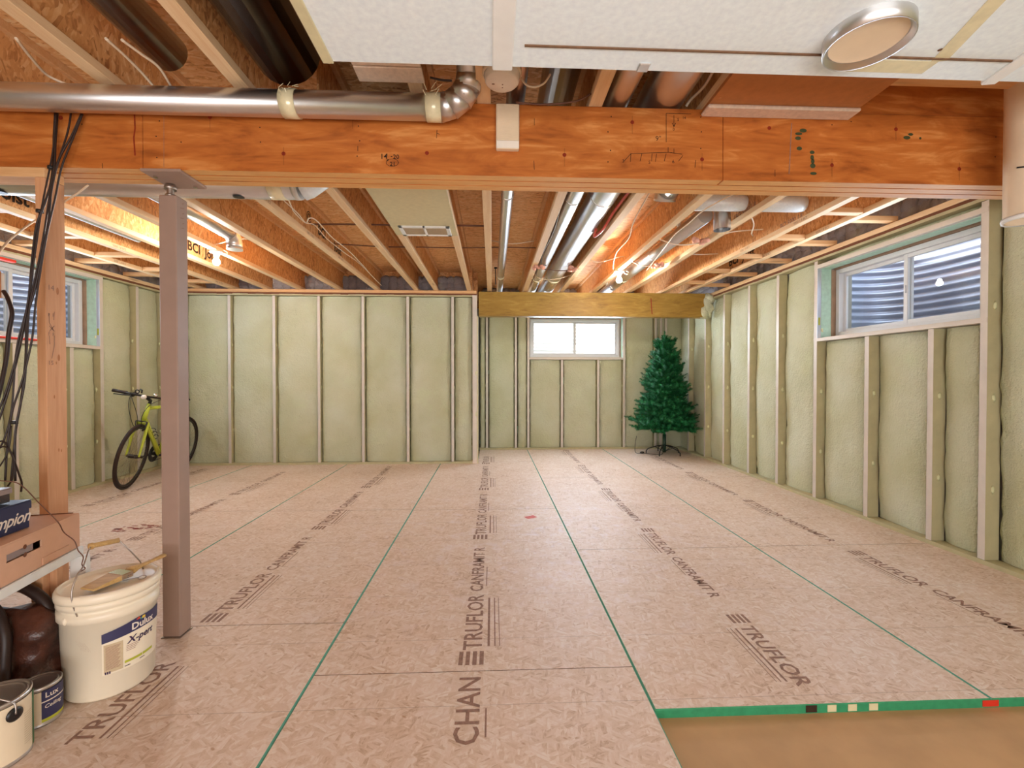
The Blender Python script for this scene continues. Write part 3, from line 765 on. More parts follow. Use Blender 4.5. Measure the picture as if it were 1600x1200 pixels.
web_text(2.335, 3.6, 'BCI 5000 1.8', .05, 2.35, -1, .001, 'ink_brown')
for x, y in ((-1.52, 3.0), (-3.39, 4.2), (-3.82, 4.0), (2.335, 3.4), (2.655, 3.6)):
    g = G(); f = 1 if x < 0 else -1
    for i in range(3): text(g, '5000 1.8 BCI', .028, (x + f * .0296, y + i * .75 * 1, JB + .006) , (0, 1, 0) if f > 0 else (0, -1, 0), (0, 0, 1))
    obj('flange_print', g, 'ink_brown', joists[x])
# short blocks between the outer joists and along the walls
for y in (2.62, 3.22, 3.82, 4.42, 5.02, 5.62):
    obj('blocking', G().box((-3.79, y + .1, JB + .004), (-3.42, y + .17, JB + .042), 0, .003), 'pine_x', ce)
    obj('blocking', G().box((-4.19, y + .35, JB + .004), (-3.85, y + .42, JB + .042), 0, .003), 'pine_x', ce)
    obj('blocking', G().box((2.365, y - .1, JB + .004), (2.625, y - .04, JB + .042), 0, .003), 'pine_x', ce)
    obj('blocking', G().box((2.685, y + .05, JB + .004), (3.02, y + .11, JB + .042), 0, .003), 'pine_x', ce)
# trimmer strips and veneer face over the right end of the beam
g = G(); g.box((1.60, 1.955, JB + .001), (2.62, 2.0, DECK - .001)); o = obj('rim_header', g, 'lvl_face', ce)
g = G(); text(g, '2-0', .09, (2.12, 1.9545, 2.50), (-1, 0, 0), (0, 0, -1), 0, 0, .001); g.ribbon([(2.42, 1.9545, 2.31), (2.42, 1.9545, 2.6)], .006, (0, -1, 0)); obj('printed_lettering', g, 'ink_black', o)
obj('trimmer', G().box((1.56, 1.700, JB + .002), (2.62, 1.765, JB + .04), 0, .003), 'pine_x', ce)

# ------------------------------------------------------------------ beams
BY0, BZ0 = 1.945, 2.000
bm_ = empty('support_beam', (0, 2.02, BZ0), 'long orange laminated timber beam crossing under the joists near the camera', 'beam')
for i, (y0, y1) in enumerate(((1.945, 1.9955), (1.9975, 2.048), (2.050, 2.1005))):
    cuts = [-4.17, at(222, 200, y=1.945).x, at(1130, 230, y=1.945).x, 3.0] if i == 0 else [-4.17, 3.0]
    for a, b in zip(cuts[:-1], cuts[1:]):
        g = G(); g.box((a + .0008, y0, BZ0), (b - .0008, y1, JB - .001), 0, .003)
        for k_, f in enumerate(g.f):
            zs = [g.v[q].z for q in f]
            if max(zs) < BZ0 + .001: g.m[k_] = 1
        obj('ply', g, ['lvl_face', 'lvl_edge'], bm_)
YF = 1.9440
def bp(px, py): return at(px, py, y=YF)
def scribble(name, strokes, w, mat, par): 
    g = G()
    for st in strokes: g.ribbon([bp(*p) for p in st], w, (0, -1, 0))
    return obj(name, g, mat, par)
def btext(g, s, px, py, size, **k): text(g, s, size, bp(px, py), (1, 0, 0), (0, 0, 1), **k)
scribble('pencil_mark', [[(1041, 222), (1041, 177), (1080, 178)], [(1053, 180), (1053, 198)], [(1050, 192), (1053, 198), (1056, 192)],
    [(975, 252), (986, 240), (1045, 238), (1066, 241)], [(985, 253), (986, 240)], [(1000, 252), (1003, 240)], [(1018, 252), (1019, 240)], [(1024, 253), (1026, 240)],
    [(1038, 252), (1041, 240)], [(1044, 230), (1044, 238)], [(1053, 232), (1053, 240)], [(1060, 252), (1067, 243)], [(1087, 250), (1086, 262)], [(834, 251), (835, 265)], [(835, 185), (835, 196)],
    [(683, 203), (682, 216)], [(683, 208), (687, 210)], [(559, 228), (559, 236)], [(1211, 265), (1211, 276)], [(160, 255), (160, 263)]], .0022, 'ink_black', bm_)
g = G(); btext(g, '14', 594, 248, .030, bold=.0004); btext(g, '3', 603, 244, .016); btext(g, '8', 604, 252, .016); btext(g, '-', 610, 247, .03); btext(g, '20', 614, 248, .026, bold=.0004); btext(g, '21', 609, 259, .024, bold=.0004)
btext(g, '9"', 1024, 220, .030); btext(g, '0', 1051, 204, .018); btext(g, '5', 1058, 189, .018); btext(g, '14', 1066, 186, .016); btext(g, '3', 972, 254, .02); btext(g, '5', 1013, 256, .02); btext(g, '6', 1050, 255, .022)
g.ribbon([bp(613 + 10 * math.cos(t * .7), 254 + 6 * math.sin(t * .7)) for t in range(10)], .0018, (0, -1, 0))
obj('pencil_figures', g, 'ink_black', bm_)
g = G()
for px, py in ((443, 240), (551, 183), (667, 239), (882, 242), (988, 191), (1097, 249), (1202, 200), (1300, 258), (1400, 202), (1499, 264), (328, 183), (95, 184)):
    q = bp(px, py); g.disc(q, .0085, .0085, (1, 0, 0), (0, 0, 1))
obj('knot_patch', g, 'ink_red', bm_)
g = G()
for px, py in ((443, 240), (551, 183), (988, 191), (882, 242), (1097, 249), (1300, 258), (1400, 202), (1499, 264), (328, 183)):
    g.ribbon([bp(px, py - 10), bp(px, py + 18)], .0010, (0, -1, 0))
for px, py in ((406, 199), (407, 222), (560, 197), (562, 220), (558, 244), (950, 206), (955, 182), (954, 235), (950, 253), (1095, 183), (1096, 206), (1095, 232), (1300, 195), (1330, 190), (1556, 214), (1555, 245), (249, 189), (244, 213), (245, 246), (283, 222), (128, 194)):
    g.disc(bp(px, py), .0028, .0028, (1, 0, 0), (0, 0, 1), 0, 8)
obj('nail_mark', g, 'ink_black', bm_)
g = G()
for px, py, a, b in ((1255, 204, 6, 3.2), (1248, 209, 6, 2.4), (1247, 216, 5, 3), (1249, 232, 4.5, 3.2), (1269, 238, 4, 3), (1269, 246, 3, 4), (1270, 252, 3, 4), (1270, 259, 4.5, 4), (1271, 271, 5.5, 2.6), (1417, 215, 6, 3), (1423, 210, 4.5, 2.2), (1438, 216, 2, 2)):
    q = bp(px, py); g.disc(q, a * .0027, b * .0027, (1, 0, 0), (0, 0, 1))
obj('ink_blot', g, 'ink_green', bm_)
g = G(); g.ribbon([bp(210, 178), bp(211, 200), bp(209, 215), bp(211, 243)], .006, (0, -1, 0)); obj('glue_run', g, 'ink_red', bm_)
g = G(); g.ribbon([bp(1237, 192), bp(1233, 272)], .004, (0, -1, 0)); g.ribbon([bp(256, 180), bp(256, 262)], .0015, (0, -1, 0)); obj('faint_line', g, 'ink_brown', bm_)
hb = empty('header_beam', (1.3, 6.17, 1.972), 'short orange timber beam over the opening to the alcove', 'beam')
for y0, y1 in ((6.09, 6.138), (6.140, 6.188), (6.19, 6.238)):
    g = G(); g.box((-0.178, y0, 1.972), (2.90, y1, JB - .012), 0, .0015); obj('ply', g, 'lvl_pale', hb)
g = G(); g.ribbon([at(1017, 466, y=6.089), at(1018, 480, y=6.089), at(1019, 491, y=6.089)], .012, (0, -1, 0)); obj('glue_run', g, 'ink_red', hb)
g = G(); g.blob((2.945, 6.13, 2.13), (.085, .085, .17), 0, .5, seed=4.4, sub=3).blob((2.90, 6.12, 2.05), (.07, .06, .10), 0, .6, seed=8.4, sub=2).blob((2.96, 6.10, 2.22), (.08, .06, .07), 0, .6, seed=2.1, sub=2); obj('foam_collar', g, 'foam', hb)

# ------------------------------------------------------------------ posts
po = empty('steel_post', (at(263, 985, y=2.08).x, 2.08, 0), 'square grey-pink steel post with a screw jack under the beam', 'post')
px0 = at(250, 600, y=2.045).x; cx = px0 + .0375
obj('shaft', G().box((px0, 2.045, 0.004), (px0 + .075, 2.12, 1.935), 0, .004), 'post', po)
obj('screw_jack', G().lathe([(.014, 1.935), (.014, 1.965)], (cx, 2.066, 0), 14).lathe([(.02, 1.934), (.02, 1.942)], (cx, 2.066, 0), 14, cap=True).lathe([(.024, 1.964), (.024, 1.974), (.018, 1.988)], (cx, 2.066, 0), 16, cap=True), 'steel', po)
g = G(); x0, x1 = at(225, 264, z=2.0).x, at(284, 264, z=2.0).x
g.box((x0 - .01, 1.935, 1.988), (x1 - .005, 2.112, 1.9995), 0, .002); obj('cap_plate', g, 'post', po)
for dx, dy in ((.02, .03), (-.02, -.02)):
    g = G()
    c_ = ((x0 if dx > 0 else x1 - .015) + dx, (1.95 if dy > 0 else 2.1) + dy, 0); g.lathe([(.009, 1.9805), (.009, 1.988)], c_, 6, smooth=False, cap=True)
    obj('plate_bolt', g, 'chrome', po)
obj('foot_plate', G().box((px0 - .004, 2.041, 0.0), (px0 + .079, 2.124, .004)), 'steel', po)
g = G(); [g.ribbon([(px0 + .0757, 2.07 + .012 * (i % 2), 1.80 + .022 * i), (px0 + .0757, 2.095, 1.806 + .022 * i)], .003, (1, 0, 0)) for i in range(6)]; obj('printed_mark', g, 'ink_brown', po)

sw = empty('stud_wall', (-1.86, 1.99, 0), 'open pine stud and plate framing at the left under the beam', 'framing')
sx0 = at(57, 500, y=1.947).x
obj('stud', G().box((sx0, 1.947, 0.04), (sx0 + .037, 2.036, 1.960), 0, .002), 'pine_z', sw)
obj('stud', G().box((sx0 - .62, 1.947, 0.04), (sx0 - .582, 2.036, 1.960), 0, .002), 'pine_z', sw)
obj('top_plate', G().box((-4.1, 1.947, 1.961), (sx0 + .037, 2.036, 1.9995), 0, .002), 'pine_x', sw)
obj('bottom_plate', G().box((-4.1, 1.947, 0.0), (sx0 + .037, 2.036, .039), 0, .002), 'pine_x', sw)
g = G(); fx = sx0 + .0376
def sp(px, py): return at(px, py, x=fx)
for st in ([(77, 489), (77, 504)], [(85, 487), (84, 500)], [(77, 504), (85, 518)], [(77, 509), (85, 518)], [(85, 509), (77, 518)], [(77, 524), (78, 538)], [(85, 524), (85, 540)], [(85, 540), (81, 560)]): g.ribbon([sp(*p) for p in st], .0025, (1, 0, 0))
for px, py in ((75, 494), (82, 495), (75, 524), (82, 525)): text(g, 'F', .02, sp(px, py), (0, 1, 0), (0, 0, 1))
text(g, '14', .03, sp(74, 452), (0, 1, 0), (0, 0, 1)); text(g, '15', .025, sp(75, 570), (0, 1, 0), (0, 0, 1)); obj('pencil_figures', g, 'ink_brown', sw)
g = G()
for px, py, r in ((90, 455, .012), (92, 559, .011), (85, 620, .006), (92, 703, .006), (96, 704, .005), (88, 567, .005)): g.disc(sp(px, py), r * .5, r * 1.3, (0, 1, 0), (0, 0, 1))
obj('timber_knot', g, 'brown_board', sw)

# ------------------------------------------------------------------ ducts and pipes under the ceiling
def round_duct(name, path, r, label, mat='galv', group=None, seams=(), n=20, caps=True, cat='duct'):
    t = empty(name, path[0], label, cat, group)
    obj('pipe', G().tube(path, r, n, 0, caps), mat, t)
    for (a, dirn) in seams:
        a, dirn = Vector(a), Vector(dirn).normalized()
        obj('seam_band', G().tube([a - dirn * .012, a + dirn * .012], r + .0022, n, 0, True), mat, t)
    return t
# cross duct in front of the beam, elbow turning up at its right end
y = 1.862; zc = 2.232; r = .050
xe = at(690, 160, y=1.862).x
cd = round_duct('cross_duct', [(-3.9, y, zc), (-2.2, y, zc), (xe, y, zc)], r, 'round metal duct running along the top front of the long beam', seams=(((-2.62, y, zc), (1, 0, 0)), ((-.80, y, zc), (1, 0, 0))))
el = [Vector((xe, y, zc))]; ang = [0, 30, 60, 90]
c0 = Vector((xe, y, zc + .115)); EP = [c0 + Vector((.115 * math.sin(R(a)), -.035 * (a / 90), -.115 * math.cos(R(a)))) for a in (0, 22, 45, 68, 90)]
EP.append(EP[-1] + Vector((.004, -.03, .16)))
for a, b in zip(EP[:-1], EP[1:]):
    d = (b - a).normalized(); obj('elbow_gore', G().tube([a - d * .012, b + d * .012], [r + .003, r + .001], 18, 0), 'galv', cd)
for x in (xe - .03, -.80):
    g = G(); g.tube([(x - .03, y, zc), (x + .03, y, zc)], r + .004, 18)
    for i in range(12): 
        q = Vector((x + random.uniform(-.03, .035), y - .045, zc + random.uniform(.0, .05))); g.ribbon([q, q + Vector((random.uniform(-.03, .03), -.012, random.uniform(-.01, .03)))], .003, (0, -1, 0))
    obj('tape_band', g, 'tape', cd)
# pipes lying in the joist bays, passing over the beam
BX = [(0.105, 2.388, .042, -1.0, 6.9, 'galv', 'slim shiny duct in the bay right of the centre joist'),
      (0.285, 2.405, .078, -1.0, 2.25, 'galv_dark', 'wide dark duct above the white wall cover, ending past the beam'),
      (0.552, 2.372, .054, -1.0, 6.7, 'galv', 'narrower duct of the bright pair beside the right bulb'),
      (0.762, 2.405, .096, -1.0, 6.7, 'galv', 'wider duct of the bright pair beside the right bulb'),
      (1.625, 2.385, .060, 3.42, 6.9, 'galv', 'bright duct in the bay just right of the right bulb'),
      (-1.265, 2.415, .070, -1.0, 1.86, 'galv_dark', 'dark metal duct between joists above the cross duct'),
      (-0.80, 2.415, .125, -1.0, 1.84, 'duct_shaded', 'glossy dark pipe between joists above the cross duct'),
      (-2.27, 2.40, .060, 2.9, 4.05, 'galv', 'bright duct ending in an elbow near the left bulb'),
      (-3.10, 2.36, .028, 2.6, 4.15, 'galv_dull', 'thin pale pipe tucked beside a joist near the left window')]
for x, z, rr, y0, y1, m, lb in BX:
    sm = [((x, yy, z), (0, 1, 0)) for yy in (y0 + 1.1, y0 + 2.6, y0 + 4.1) if yy < y1 - .1 and m == 'galv']
    t = round_duct('bay_duct', [(x, y0, z), (x, (y0 + y1) / 2, z), (x, y1, z)], rr, lb, m, None, sm, 22)
    for yy in (y0 + .5, y1 - .5):
        obj('hanger_strap', G().box((x - .012, yy - .012, z + rr - .002), (x + .012, yy + .012, DECK)), 'galv_dull', t)
    if abs(x + 2.27) < .01:
        pp = arc((x, 4.05, z - .085), .085, 90, 0, 6, (0, 1, 0), (0, 0, 1)); pp.append(pp[-1] + Vector((0, 0, -.03)))
        obj('elbow', G().tube(pp, rr + .003, 20), 'galv', t)
        obj('seam_band', G().tube([pp[-1], pp[-1] + Vector((0, 0, -.012))], rr + .006, 20), 'galv', t)
    if m == 'galv' and y1 > 6:
        g = G(); g.tube([(x, 5.55, z), (x, 5.62, z)], rr + .004, 20); obj('tape_band', g, 'tape', t)
# left duct close behind the beam with a mitred end
y = 2.60; zc = 2.222; r = .083
xe = at(470, 300, y=y).x
ld = round_duct('left_duct', [(-4.1, y, zc), (-2.6, y, zc), (xe, y, zc)], r, 'fat round duct behind the beam at the left, ending in an angled elbow', seams=(((xe - .02, y, zc), (1, 0, 0)),))
obj('tape_band', G().tube([(xe - .16, y, zc), (xe - .08, y, zc)], r + .003, 22), 'tape', ld)
a = Vector((xe, y, zc)); b = a + Vector((.15, .03, .115))
obj('elbow_gore', G().tube([a, a + Vector((.02, 0, .006)), b], [r + .004, r + .004, r], 22), 'galv_dull', ld)
obj('damper_hole', G().disc((-2.65, y - .02, zc - .0838), .035, .03, (1, 0, 0), (0, 1, 0)), 'black', ld)
obj('damper_hole', G().disc((xe - .33, y - .012, zc - .0842), .03, .022, (1, 0, 0), (0, 1, 0)), 'black', ld)
# stub and elbow group at the right
sd = empty('takeoff_duct', (1.25, 3.0, 2.44), 'short capped stub elbow in the bay behind the beam at the right', 'duct')
obj('pipe', G().tube([(1.17, 2.3, 2.45), (1.215, 3.10, 2.44)], .072, 22), 'galv', sd)
obj('elbow', G().tube(arc((1.215, 3.10, 2.362), .078, 90, 20, 5, (0, 1, 0), (0, 0, 1)), .076, 22), 'galv', sd)
xd = empty('crossing_duct', (1.9, 3.22, 2.42), 'pale round duct passing through two joists at the right', 'duct')
for x0, x1 in ((1.415, 1.83), (1.885, 2.27)):
    obj('pipe', G().tube([(x0, 3.22, 2.402), (x1 - .05, 3.22, 2.402), (x1 - .012, 3.22, 2.402), (x1, 3.22, 2.402)], [.058, .058, .052, .03], 22), 'galv_dull', xd)
vd = empty('vertical_stub', (1.70, 3.30, 2.36), 'open downward duct stub beside the bright duct at the right', 'duct')
obj('pipe', G().lathe([(.060, 2.26), (.060, 2.47)], (1.735, 3.38, 0), 22).lathe([(.056, 2.262), (.056, 2.47)], (1.735, 3.38, 0), 22), 'galv', vd)
obj('end_plate', G().lathe([(.0, 2.285), (.056, 2.285)], (1.735, 3.38, 0), 22), 'rim', vd)
# flat boot behind the beam
bt = empty('flat_boot', (.45, 2.24, 2.1), 'thin pale sheet metal boot tucked behind the beam', 'duct')
g = G(); x0, x1 = at(806, 296, z=2.105).x, at(992, 297, z=2.105).x
g.box((x0, 2.16, 2.105), (x1, 2.345, 2.30), 0, .004); obj('body', g, 'galv_dull', bt)
obj('flange', G().box((x0 - .005, 2.335, 2.103), (x1 + .005, 2.349, 2.112)), 'galv_dull', bt)

# return-air panel with its grille between two joists behind the beam
rp = empty('return_panel', (-.53, 2.9, JB), 'cream sheet closing the joist bay left of centre, with a small grille', 'panel')
obj('sheet', G().box((-.772, 2.11, JB - .006), (-.280, 3.735, JB - .0005), 0, .001), 'foil_board', rp)
g = G(); gx0, gx1, gy0, gy1 = -.715, -.325, 3.50, 3.725; z0 = JB - .016
for a in (((gx0, gy0), (gx0 + .03, gy1)), ((gx1 - .03, gy0), (gx1, gy1)), ((gx0, gy0), (gx1, gy0 + .03)), ((gx0, gy1 - .03), (gx1, gy1)), ((-.530, gy0), (-.512, gy1))):
    g.box((a[0][0], a[0][1], z0), (a[1][0], a[1][1], JB - .006), 0, .002)
gr = obj('grille', g, 'white', rp)
for i in range(11): 
    yy = gy0 + .036 + i * .0148
    obj('louvre', G().prism([(yy, z0 + .002), (yy + .010, z0 + .008), (yy + .0115, z0 + .0075), (yy + .0015, z0 + .0012)], 'x', gx0 + .03, gx1 - .03), 'plastic_cream', gr)
# brown return panel in front of the beam
fp = empty('duct_board', (1.25, 1.6, 2.28), 'brown duct board sheet with a white taped edge against the beam top', 'panel')
obj('sheet', G().box((.905, .9, 2.284), (1.555, 1.938, 2.300), 0, .001), 'brown_board', fp)
obj('taped_edge', G().box((.900, 1.868, 2.268), (1.560, 1.943, 2.285), 0, .006), 'scrim', fp)
g = G()
for q in ((.93, 1.83), (1.53, 1.80), (1.24, 1.91)): g.disc((q[0], q[1], 2.2835), .004, .004, (1, 0, 0), (0, -1, 0), 0, 8)
obj('screw', g, 'chrome', fp, kind='stuff')
nb = empty('duct_liner', (-.39, 1.4, 2.32), 'pale scored duct liner sheet above the cross duct elbow', 'panel')
for y0, y1 in ((.9, 1.42), (1.424, 1.712), (1.72, 1.806)):
    obj('sheet', G().box((-.515, y0, 2.291), (-.262, y1, 2.303), 0, .003), 'scrim', nb)
# white trunk duct close overhead
TZ = 2.03
td = empty('trunk_duct', (1.4, .9, TZ), 'big white metal trunk duct hanging closest to the camera', 'duct')
obj('body', G().box((-.448, .42, TZ), (3.0, 1.313, TZ + .20), 0, .003), 'galv_dull', td)
obj('end_flange', G().box((-.475, .42, TZ - .004), (-.445, 1.316, TZ + .20), 0, .002), 'foil_board', td)
obj('seam_line', G().box((.087, 1.221, TZ - .004), (3.0, 1.226, TZ + .001)), 'seam_dark', td)
obj('drive_cleat', G().box((.001, .42, TZ - .008), (.058, 1.318, TZ + .19), 0, .003), 'white', td)
x0 = at(1590, 100, z=TZ).x
g = G(); g.box((x0 - .02, .42, TZ - .008), (x0 + .02, 1.318, TZ + .19), 0, .003, mat=Matrix.Translation((x0, 1.3, TZ)) @ Matrix.Rotation(R(-9), 4, 'Z') @ Matrix.Translation((-x0, -1.3, -TZ))); obj('drive_cleat', g, 'white', td)
g = G(); cc = (.965, 1.14, 0); g.lathe([(.098, TZ), (.098, TZ - .035), (.094, TZ - .035), (.090, TZ - .02), (.084, TZ - .022)], cc, 32); cl = obj('takeoff_collar', g, 'galv', td)
obj('collar_lining', G().lathe([(.084, TZ - .022), (.05, TZ - .018), (.0, TZ - .018)], cc, 32), 'plastic_cream', cl)
g = G(); q0, q1 = at(1310, 103, z=TZ), at(1472, 92, z=TZ); g.box((q0.x, q0.y - .03, TZ - .0012), (q1.x, q0.y + .02, TZ + .001)); obj('tape_strip', g, 'tape', td)
g = G(); q0 = at(1470, 92, z=TZ); g.box((q0.x - .02, q0.y - .35, TZ - .0014), (q0.x + .02, q0.y + .01, TZ + .001), mat=Matrix.Translation(q0) @ Matrix.Rotation(R(-18), 4, 'Z') @ Matrix.Translation(-q0)); obj('tape_strip', g, 'tape', td)
g = G()
for px, py in ((1350, 82), (1469, 78)): g.disc(at(px, py, z=TZ - .0006), .006, .006, (1, 0, 0), (0, -1, 0), 0, 10)
obj('screw', g, 'seam_dark', td, kind='stuff')
for px, py in ((1006, 105), (1555, 122)):
    q = at(px, py, z=TZ); o = obj('hanger_clip', G().box((q.x - .018, q.y - .02, TZ - .006), (q.x + .014, q.y + .014, TZ + .001), 0, .002), 'galv', td)
# vertical white vent pipe at the right edge, elbowing away
vx = at(1577, 200, y=1.74).x + .094
vp = empty('vent_pipe', (vx, 1.74, 1.8), 'fat cream vent pipe dropping past the right end of the beam', 'pipe')
obj('pipe', G().tube([(vx, 1.74, 2.60), (vx, 1.74, 2.2), (vx, 1.74, 1.775)], .078, 26, 0, False), 'plastic_cream', vp)
obj('inner_wall', G().tube([(vx, 1.74, 1.776), (vx, 1.74, 2.4)], .073, 26, 0, False), 'plastic_cream', vp)
obj('end_rim', G().lathe([(.073, 1.772), (.0825, 1.772), (.084, 1.780), (.0825, 1.789), (.078, 1.789)], (vx, 1.74, 0), 30), 'white', vp)
obj('tie_wire', G().tube(smooth([(vx - .085, 1.72, at(1578, 258, y=1.70).z), (vx - .02, 1.655, at(1590, 255, y=1.66).z), (vx + .07, 1.69, at(1600, 250, y=1.66).z)], 5), .003, 6), 'black', vp)

# ------------------------------------------------------------------ smoke alarm, cover, bulbs
sa = empty('smoke_alarm', (.038, 1.73, JB), 'round cream smoke alarm under the centre joist near the white trunk', 'smoke alarm')
obj('base_ring', G().lathe([(.0, JB), (.074, JB), (.074, JB - .020), (.069, JB - .024)], (.038, 1.73, 0), 36), 'plastic_cream', sa)
obj('body', G().lathe([(.068, JB - .020), (.064, JB - .046), (.058, JB - .052), (.0, JB - .053)], (.038, 1.73, 0), 36), 'plastic_white', sa)
g = G(); g.disc((.005, 1.735, JB - .0535), .006, .004, (1, 0, 0), (0, -1, 0)); g.disc((.040, 1.755, JB - .0535), .003, .003, (1, 0, 0), (0, -1, 0)); g.disc((.040, 1.737, JB - .0535), .003, .003, (1, 0, 0), (0, -1, 0)); obj('sensor_hole', g, 'ink_brown', sa, kind='stuff')
q0, q1 = at(775, 163, y=1.93), at(811, 235, y=1.93)
wc = empty('alarm_cover', ((q0.x + q1.x) / 2, 1.94, q1.z), 'small cream ribbed box cover screwed to the beam face', 'cover')
obj('case', G().box((q0.x, 1.916, q1.z), (q1.x, 1.9445, q0.z - .002), 0, .004), 'plastic_cream', wc)
g = G()
for i in range(34): 
    z = q1.z + .036 + i * (q0.z - q1.z - .042) / 34; g.box((q0.x + .004, 1.9148, z), (q1.x - .004, 1.9165, z + .0022))
obj('rib', g, 'plastic_cream', wc, kind='stuff')
obj('lower_lip', G().prism([(1.913, q1.z + .030), (1.916, q1.z + .034), (1.917, q1.z + .002), (1.9155, q1.z + .002)], 'x', q0.x + .002, q1.x - .002), 'plastic_white', wc)
for (x, y, px, py, lb) in ((-2.525, 4.30, 357, 405, 'lit bare bulb in a white lampholder on a joist at the left'), (1.378, 4.90, 968, 430, 'lit bare bulb in a white lampholder on a joist at the right')):
    t = empty('ceiling_bulb', (x, y, JB), lb, 'lamp')
    obj('lampholder', G().lathe([(.0, JB), (.055, JB), (.057, JB - .008), (.050, JB - .018), (.026, JB - .024), (.023, JB - .050), (.018, JB - .052), (0, JB - .052)], (x, y, 0), 26), 'plastic_white', t)
    b = obj('bulb', G().lathe([(.013, JB - .050), (.014, JB - .062), (.026, JB - .082), (.030, JB - .098), (.027, JB - .114), (.016, JB - .126), (.0, JB - .129)], (x, y, 0), 20), 'bulb', t)
    lp = G().tube(smooth([(x + .045, y + .01, JB - .012), (x + .085, y + .0, JB - .035), (x + .10, y, JB - .012), (x + .06, y + .01, JB + .012)], 6), .004, 6); obj('lead_wire', lp, 'cable_white', t)

# ------------------------------------------------------------------ cables
def cable(pts, r, mat, label, group=None, k=7, name='cable'):
    p = smooth(pts, k); o = obj(name, G().tube(p, r, 7), mat, None, p[0], label, 'cable', group); return o
# black bundle hanging down past the pine stud
def cb(pts): return [at(px, py, y=yy) for px, py, yy in pts]
BL = ['black cable from the left beam hole, swinging farthest left above the boxes', 'second black cable from the left beam hole, beside the first', 'black cable from the middle beam hole, dropping to the box stack', 'black cable from the right beam hole, hanging lowest by the stud', 'black cable from the right beam hole, drifting left of its neighbour', 'black cable from the left beam hole with the widest bow', 'black cable loop rising over the bundle above the shoe boxes', 'inner black cable loop above the shoe boxes', 'thin black cable loop curling left of the bundle']
for i, (pts, r) in enumerate((
    ([(86, 176, 1.925), (84, 215, 1.92), (83, 258, 1.915), (76, 300, 1.905), (62, 335, 1.895), (55, 385, 1.885), (47, 460, 1.88), (38, 510, 1.87), (22, 580, 1.86), (4, 640, 1.85), (-14, 690, 1.84)], .0048),
    ([(90, 176, 1.92), (87, 220, 1.91), (84, 268, 1.90), (70, 318, 1.89), (57, 352, 1.885), (50, 405, 1.88), (44, 470, 1.87), (30, 540, 1.86), (10, 610, 1.85), (-10, 660, 1.84)], .0048),
    ([(111, 176, 1.925), (106, 205, 1.92), (95, 240, 1.91), (83, 275, 1.90), (74, 330, 1.89), (66, 380, 1.885), (56, 430, 1.88), (46, 480, 1.87), (42, 540, 1.86), (38, 600, 1.85), (26, 660, 1.845), (22, 700, 1.84), (17, 752, 1.835)], .0046),
    ([(127, 178, 1.925), (112, 212, 1.915), (92, 250, 1.905), (80, 300, 1.895), (76, 345, 1.89), (66, 395, 1.88), (55, 450, 1.875), (42, 500, 1.87), (40, 560, 1.86), (33, 625, 1.85), (24, 680, 1.845), (24, 752, 1.83)], .0050),
    ([(129, 178, 1.92), (114, 216, 1.91), (96, 262, 1.90), (86, 310, 1.895), (72, 372, 1.885), (62, 430, 1.88), (55, 480, 1.87), (50, 530, 1.86), (36, 590, 1.85), (20, 640, 1.845), (12, 690, 1.84), (8, 752, 1.82)], .0046),
    ([(88, 177, 1.91), (82, 240, 1.905), (66, 320, 1.89), (54, 400, 1.88), (42, 480, 1.87), (26, 545, 1.86), (18, 640, 1.85), (5, 690, 1.84), (-8, 705, 1.84)], .0042),
    ([(-6, 692, 1.83), (6, 690, 1.83), (16, 705, 1.83), (24, 725, 1.82), (30, 742, 1.81), (34, 755, 1.80), (33, 768, 1.78)], .0044),
    ([(-8, 704, 1.82), (8, 698, 1.82), (20, 715, 1.82), (20, 745, 1.80), (12, 760, 1.79)], .0040),
    ([(-8, 738, 1.82), (4, 722, 1.82), (14, 700, 1.83), (18, 665, 1.84)], .0032))):
    cable(cb(pts), r * .74, 'cable_black', BL[i])
for (px, py, yy), lb in zip(((22, 660, 1.845), (62, 330, 1.893), (80, 262, 1.905)), ('black tie gathering the cables just above the shoe boxes', 'black tie on the cable bundle in front of the outer joists', 'black tie on the cable bundle at the foot of the long beam')):
    q = at(px, py, y=yy); obj('cable_tie', G().tube([q - Vector((.0, 0, .006)), q + Vector((0, 0, .006))], .012, 10), 'black', None, q, lb, 'cable tie')
ebx = at(2, 445, y=1.965)
eb = empty('outlet_box', (ebx.x - .03, 1.99, 1.5), 'brown edged white outlet box at the left picture edge', 'outlet box')
z1, z0 = at(3, 425, y=1.96).z, at(3, 464, y=1.96).z
obj('box', G().box((ebx.x - .06, 1.958, z0), (ebx.x - .004, 1.985, z1), 0, .003), 'plastic_white', eb)
obj('rim', G().box((ebx.x - .008, 1.955, z0 - .004), (ebx.x + .002, 1.965, z1 + .004), 0, .002), 'brown_board', eb)
cable(cb([(6, 455, 1.97), (13, 468, 1.95), (19, 490, 1.94), (14, 520, 1.93), (10, 560, 1.92), (2, 600, 1.90), (-8, 640, 1.88)]), .0075, 'cable_black', 'thick grey-black cord curling out of the outlet box')
cable([at(138, 289, y=2.09), at(120, 303, y=2.07), at(105, 312, y=2.06), at(97, 318, y=2.055)], .004, 'cable_white', 'pale cable running from the beam underside to the pine stud')
cable([at(-4, 398, y=2.6), at(15, 375, y=2.75), at(40, 355, y=2.9), at(58, 343, y=3.05), at(74, 333, z=JB - .004)], .006, 'cable_white', 'pale cable arching across the joists above the left window')
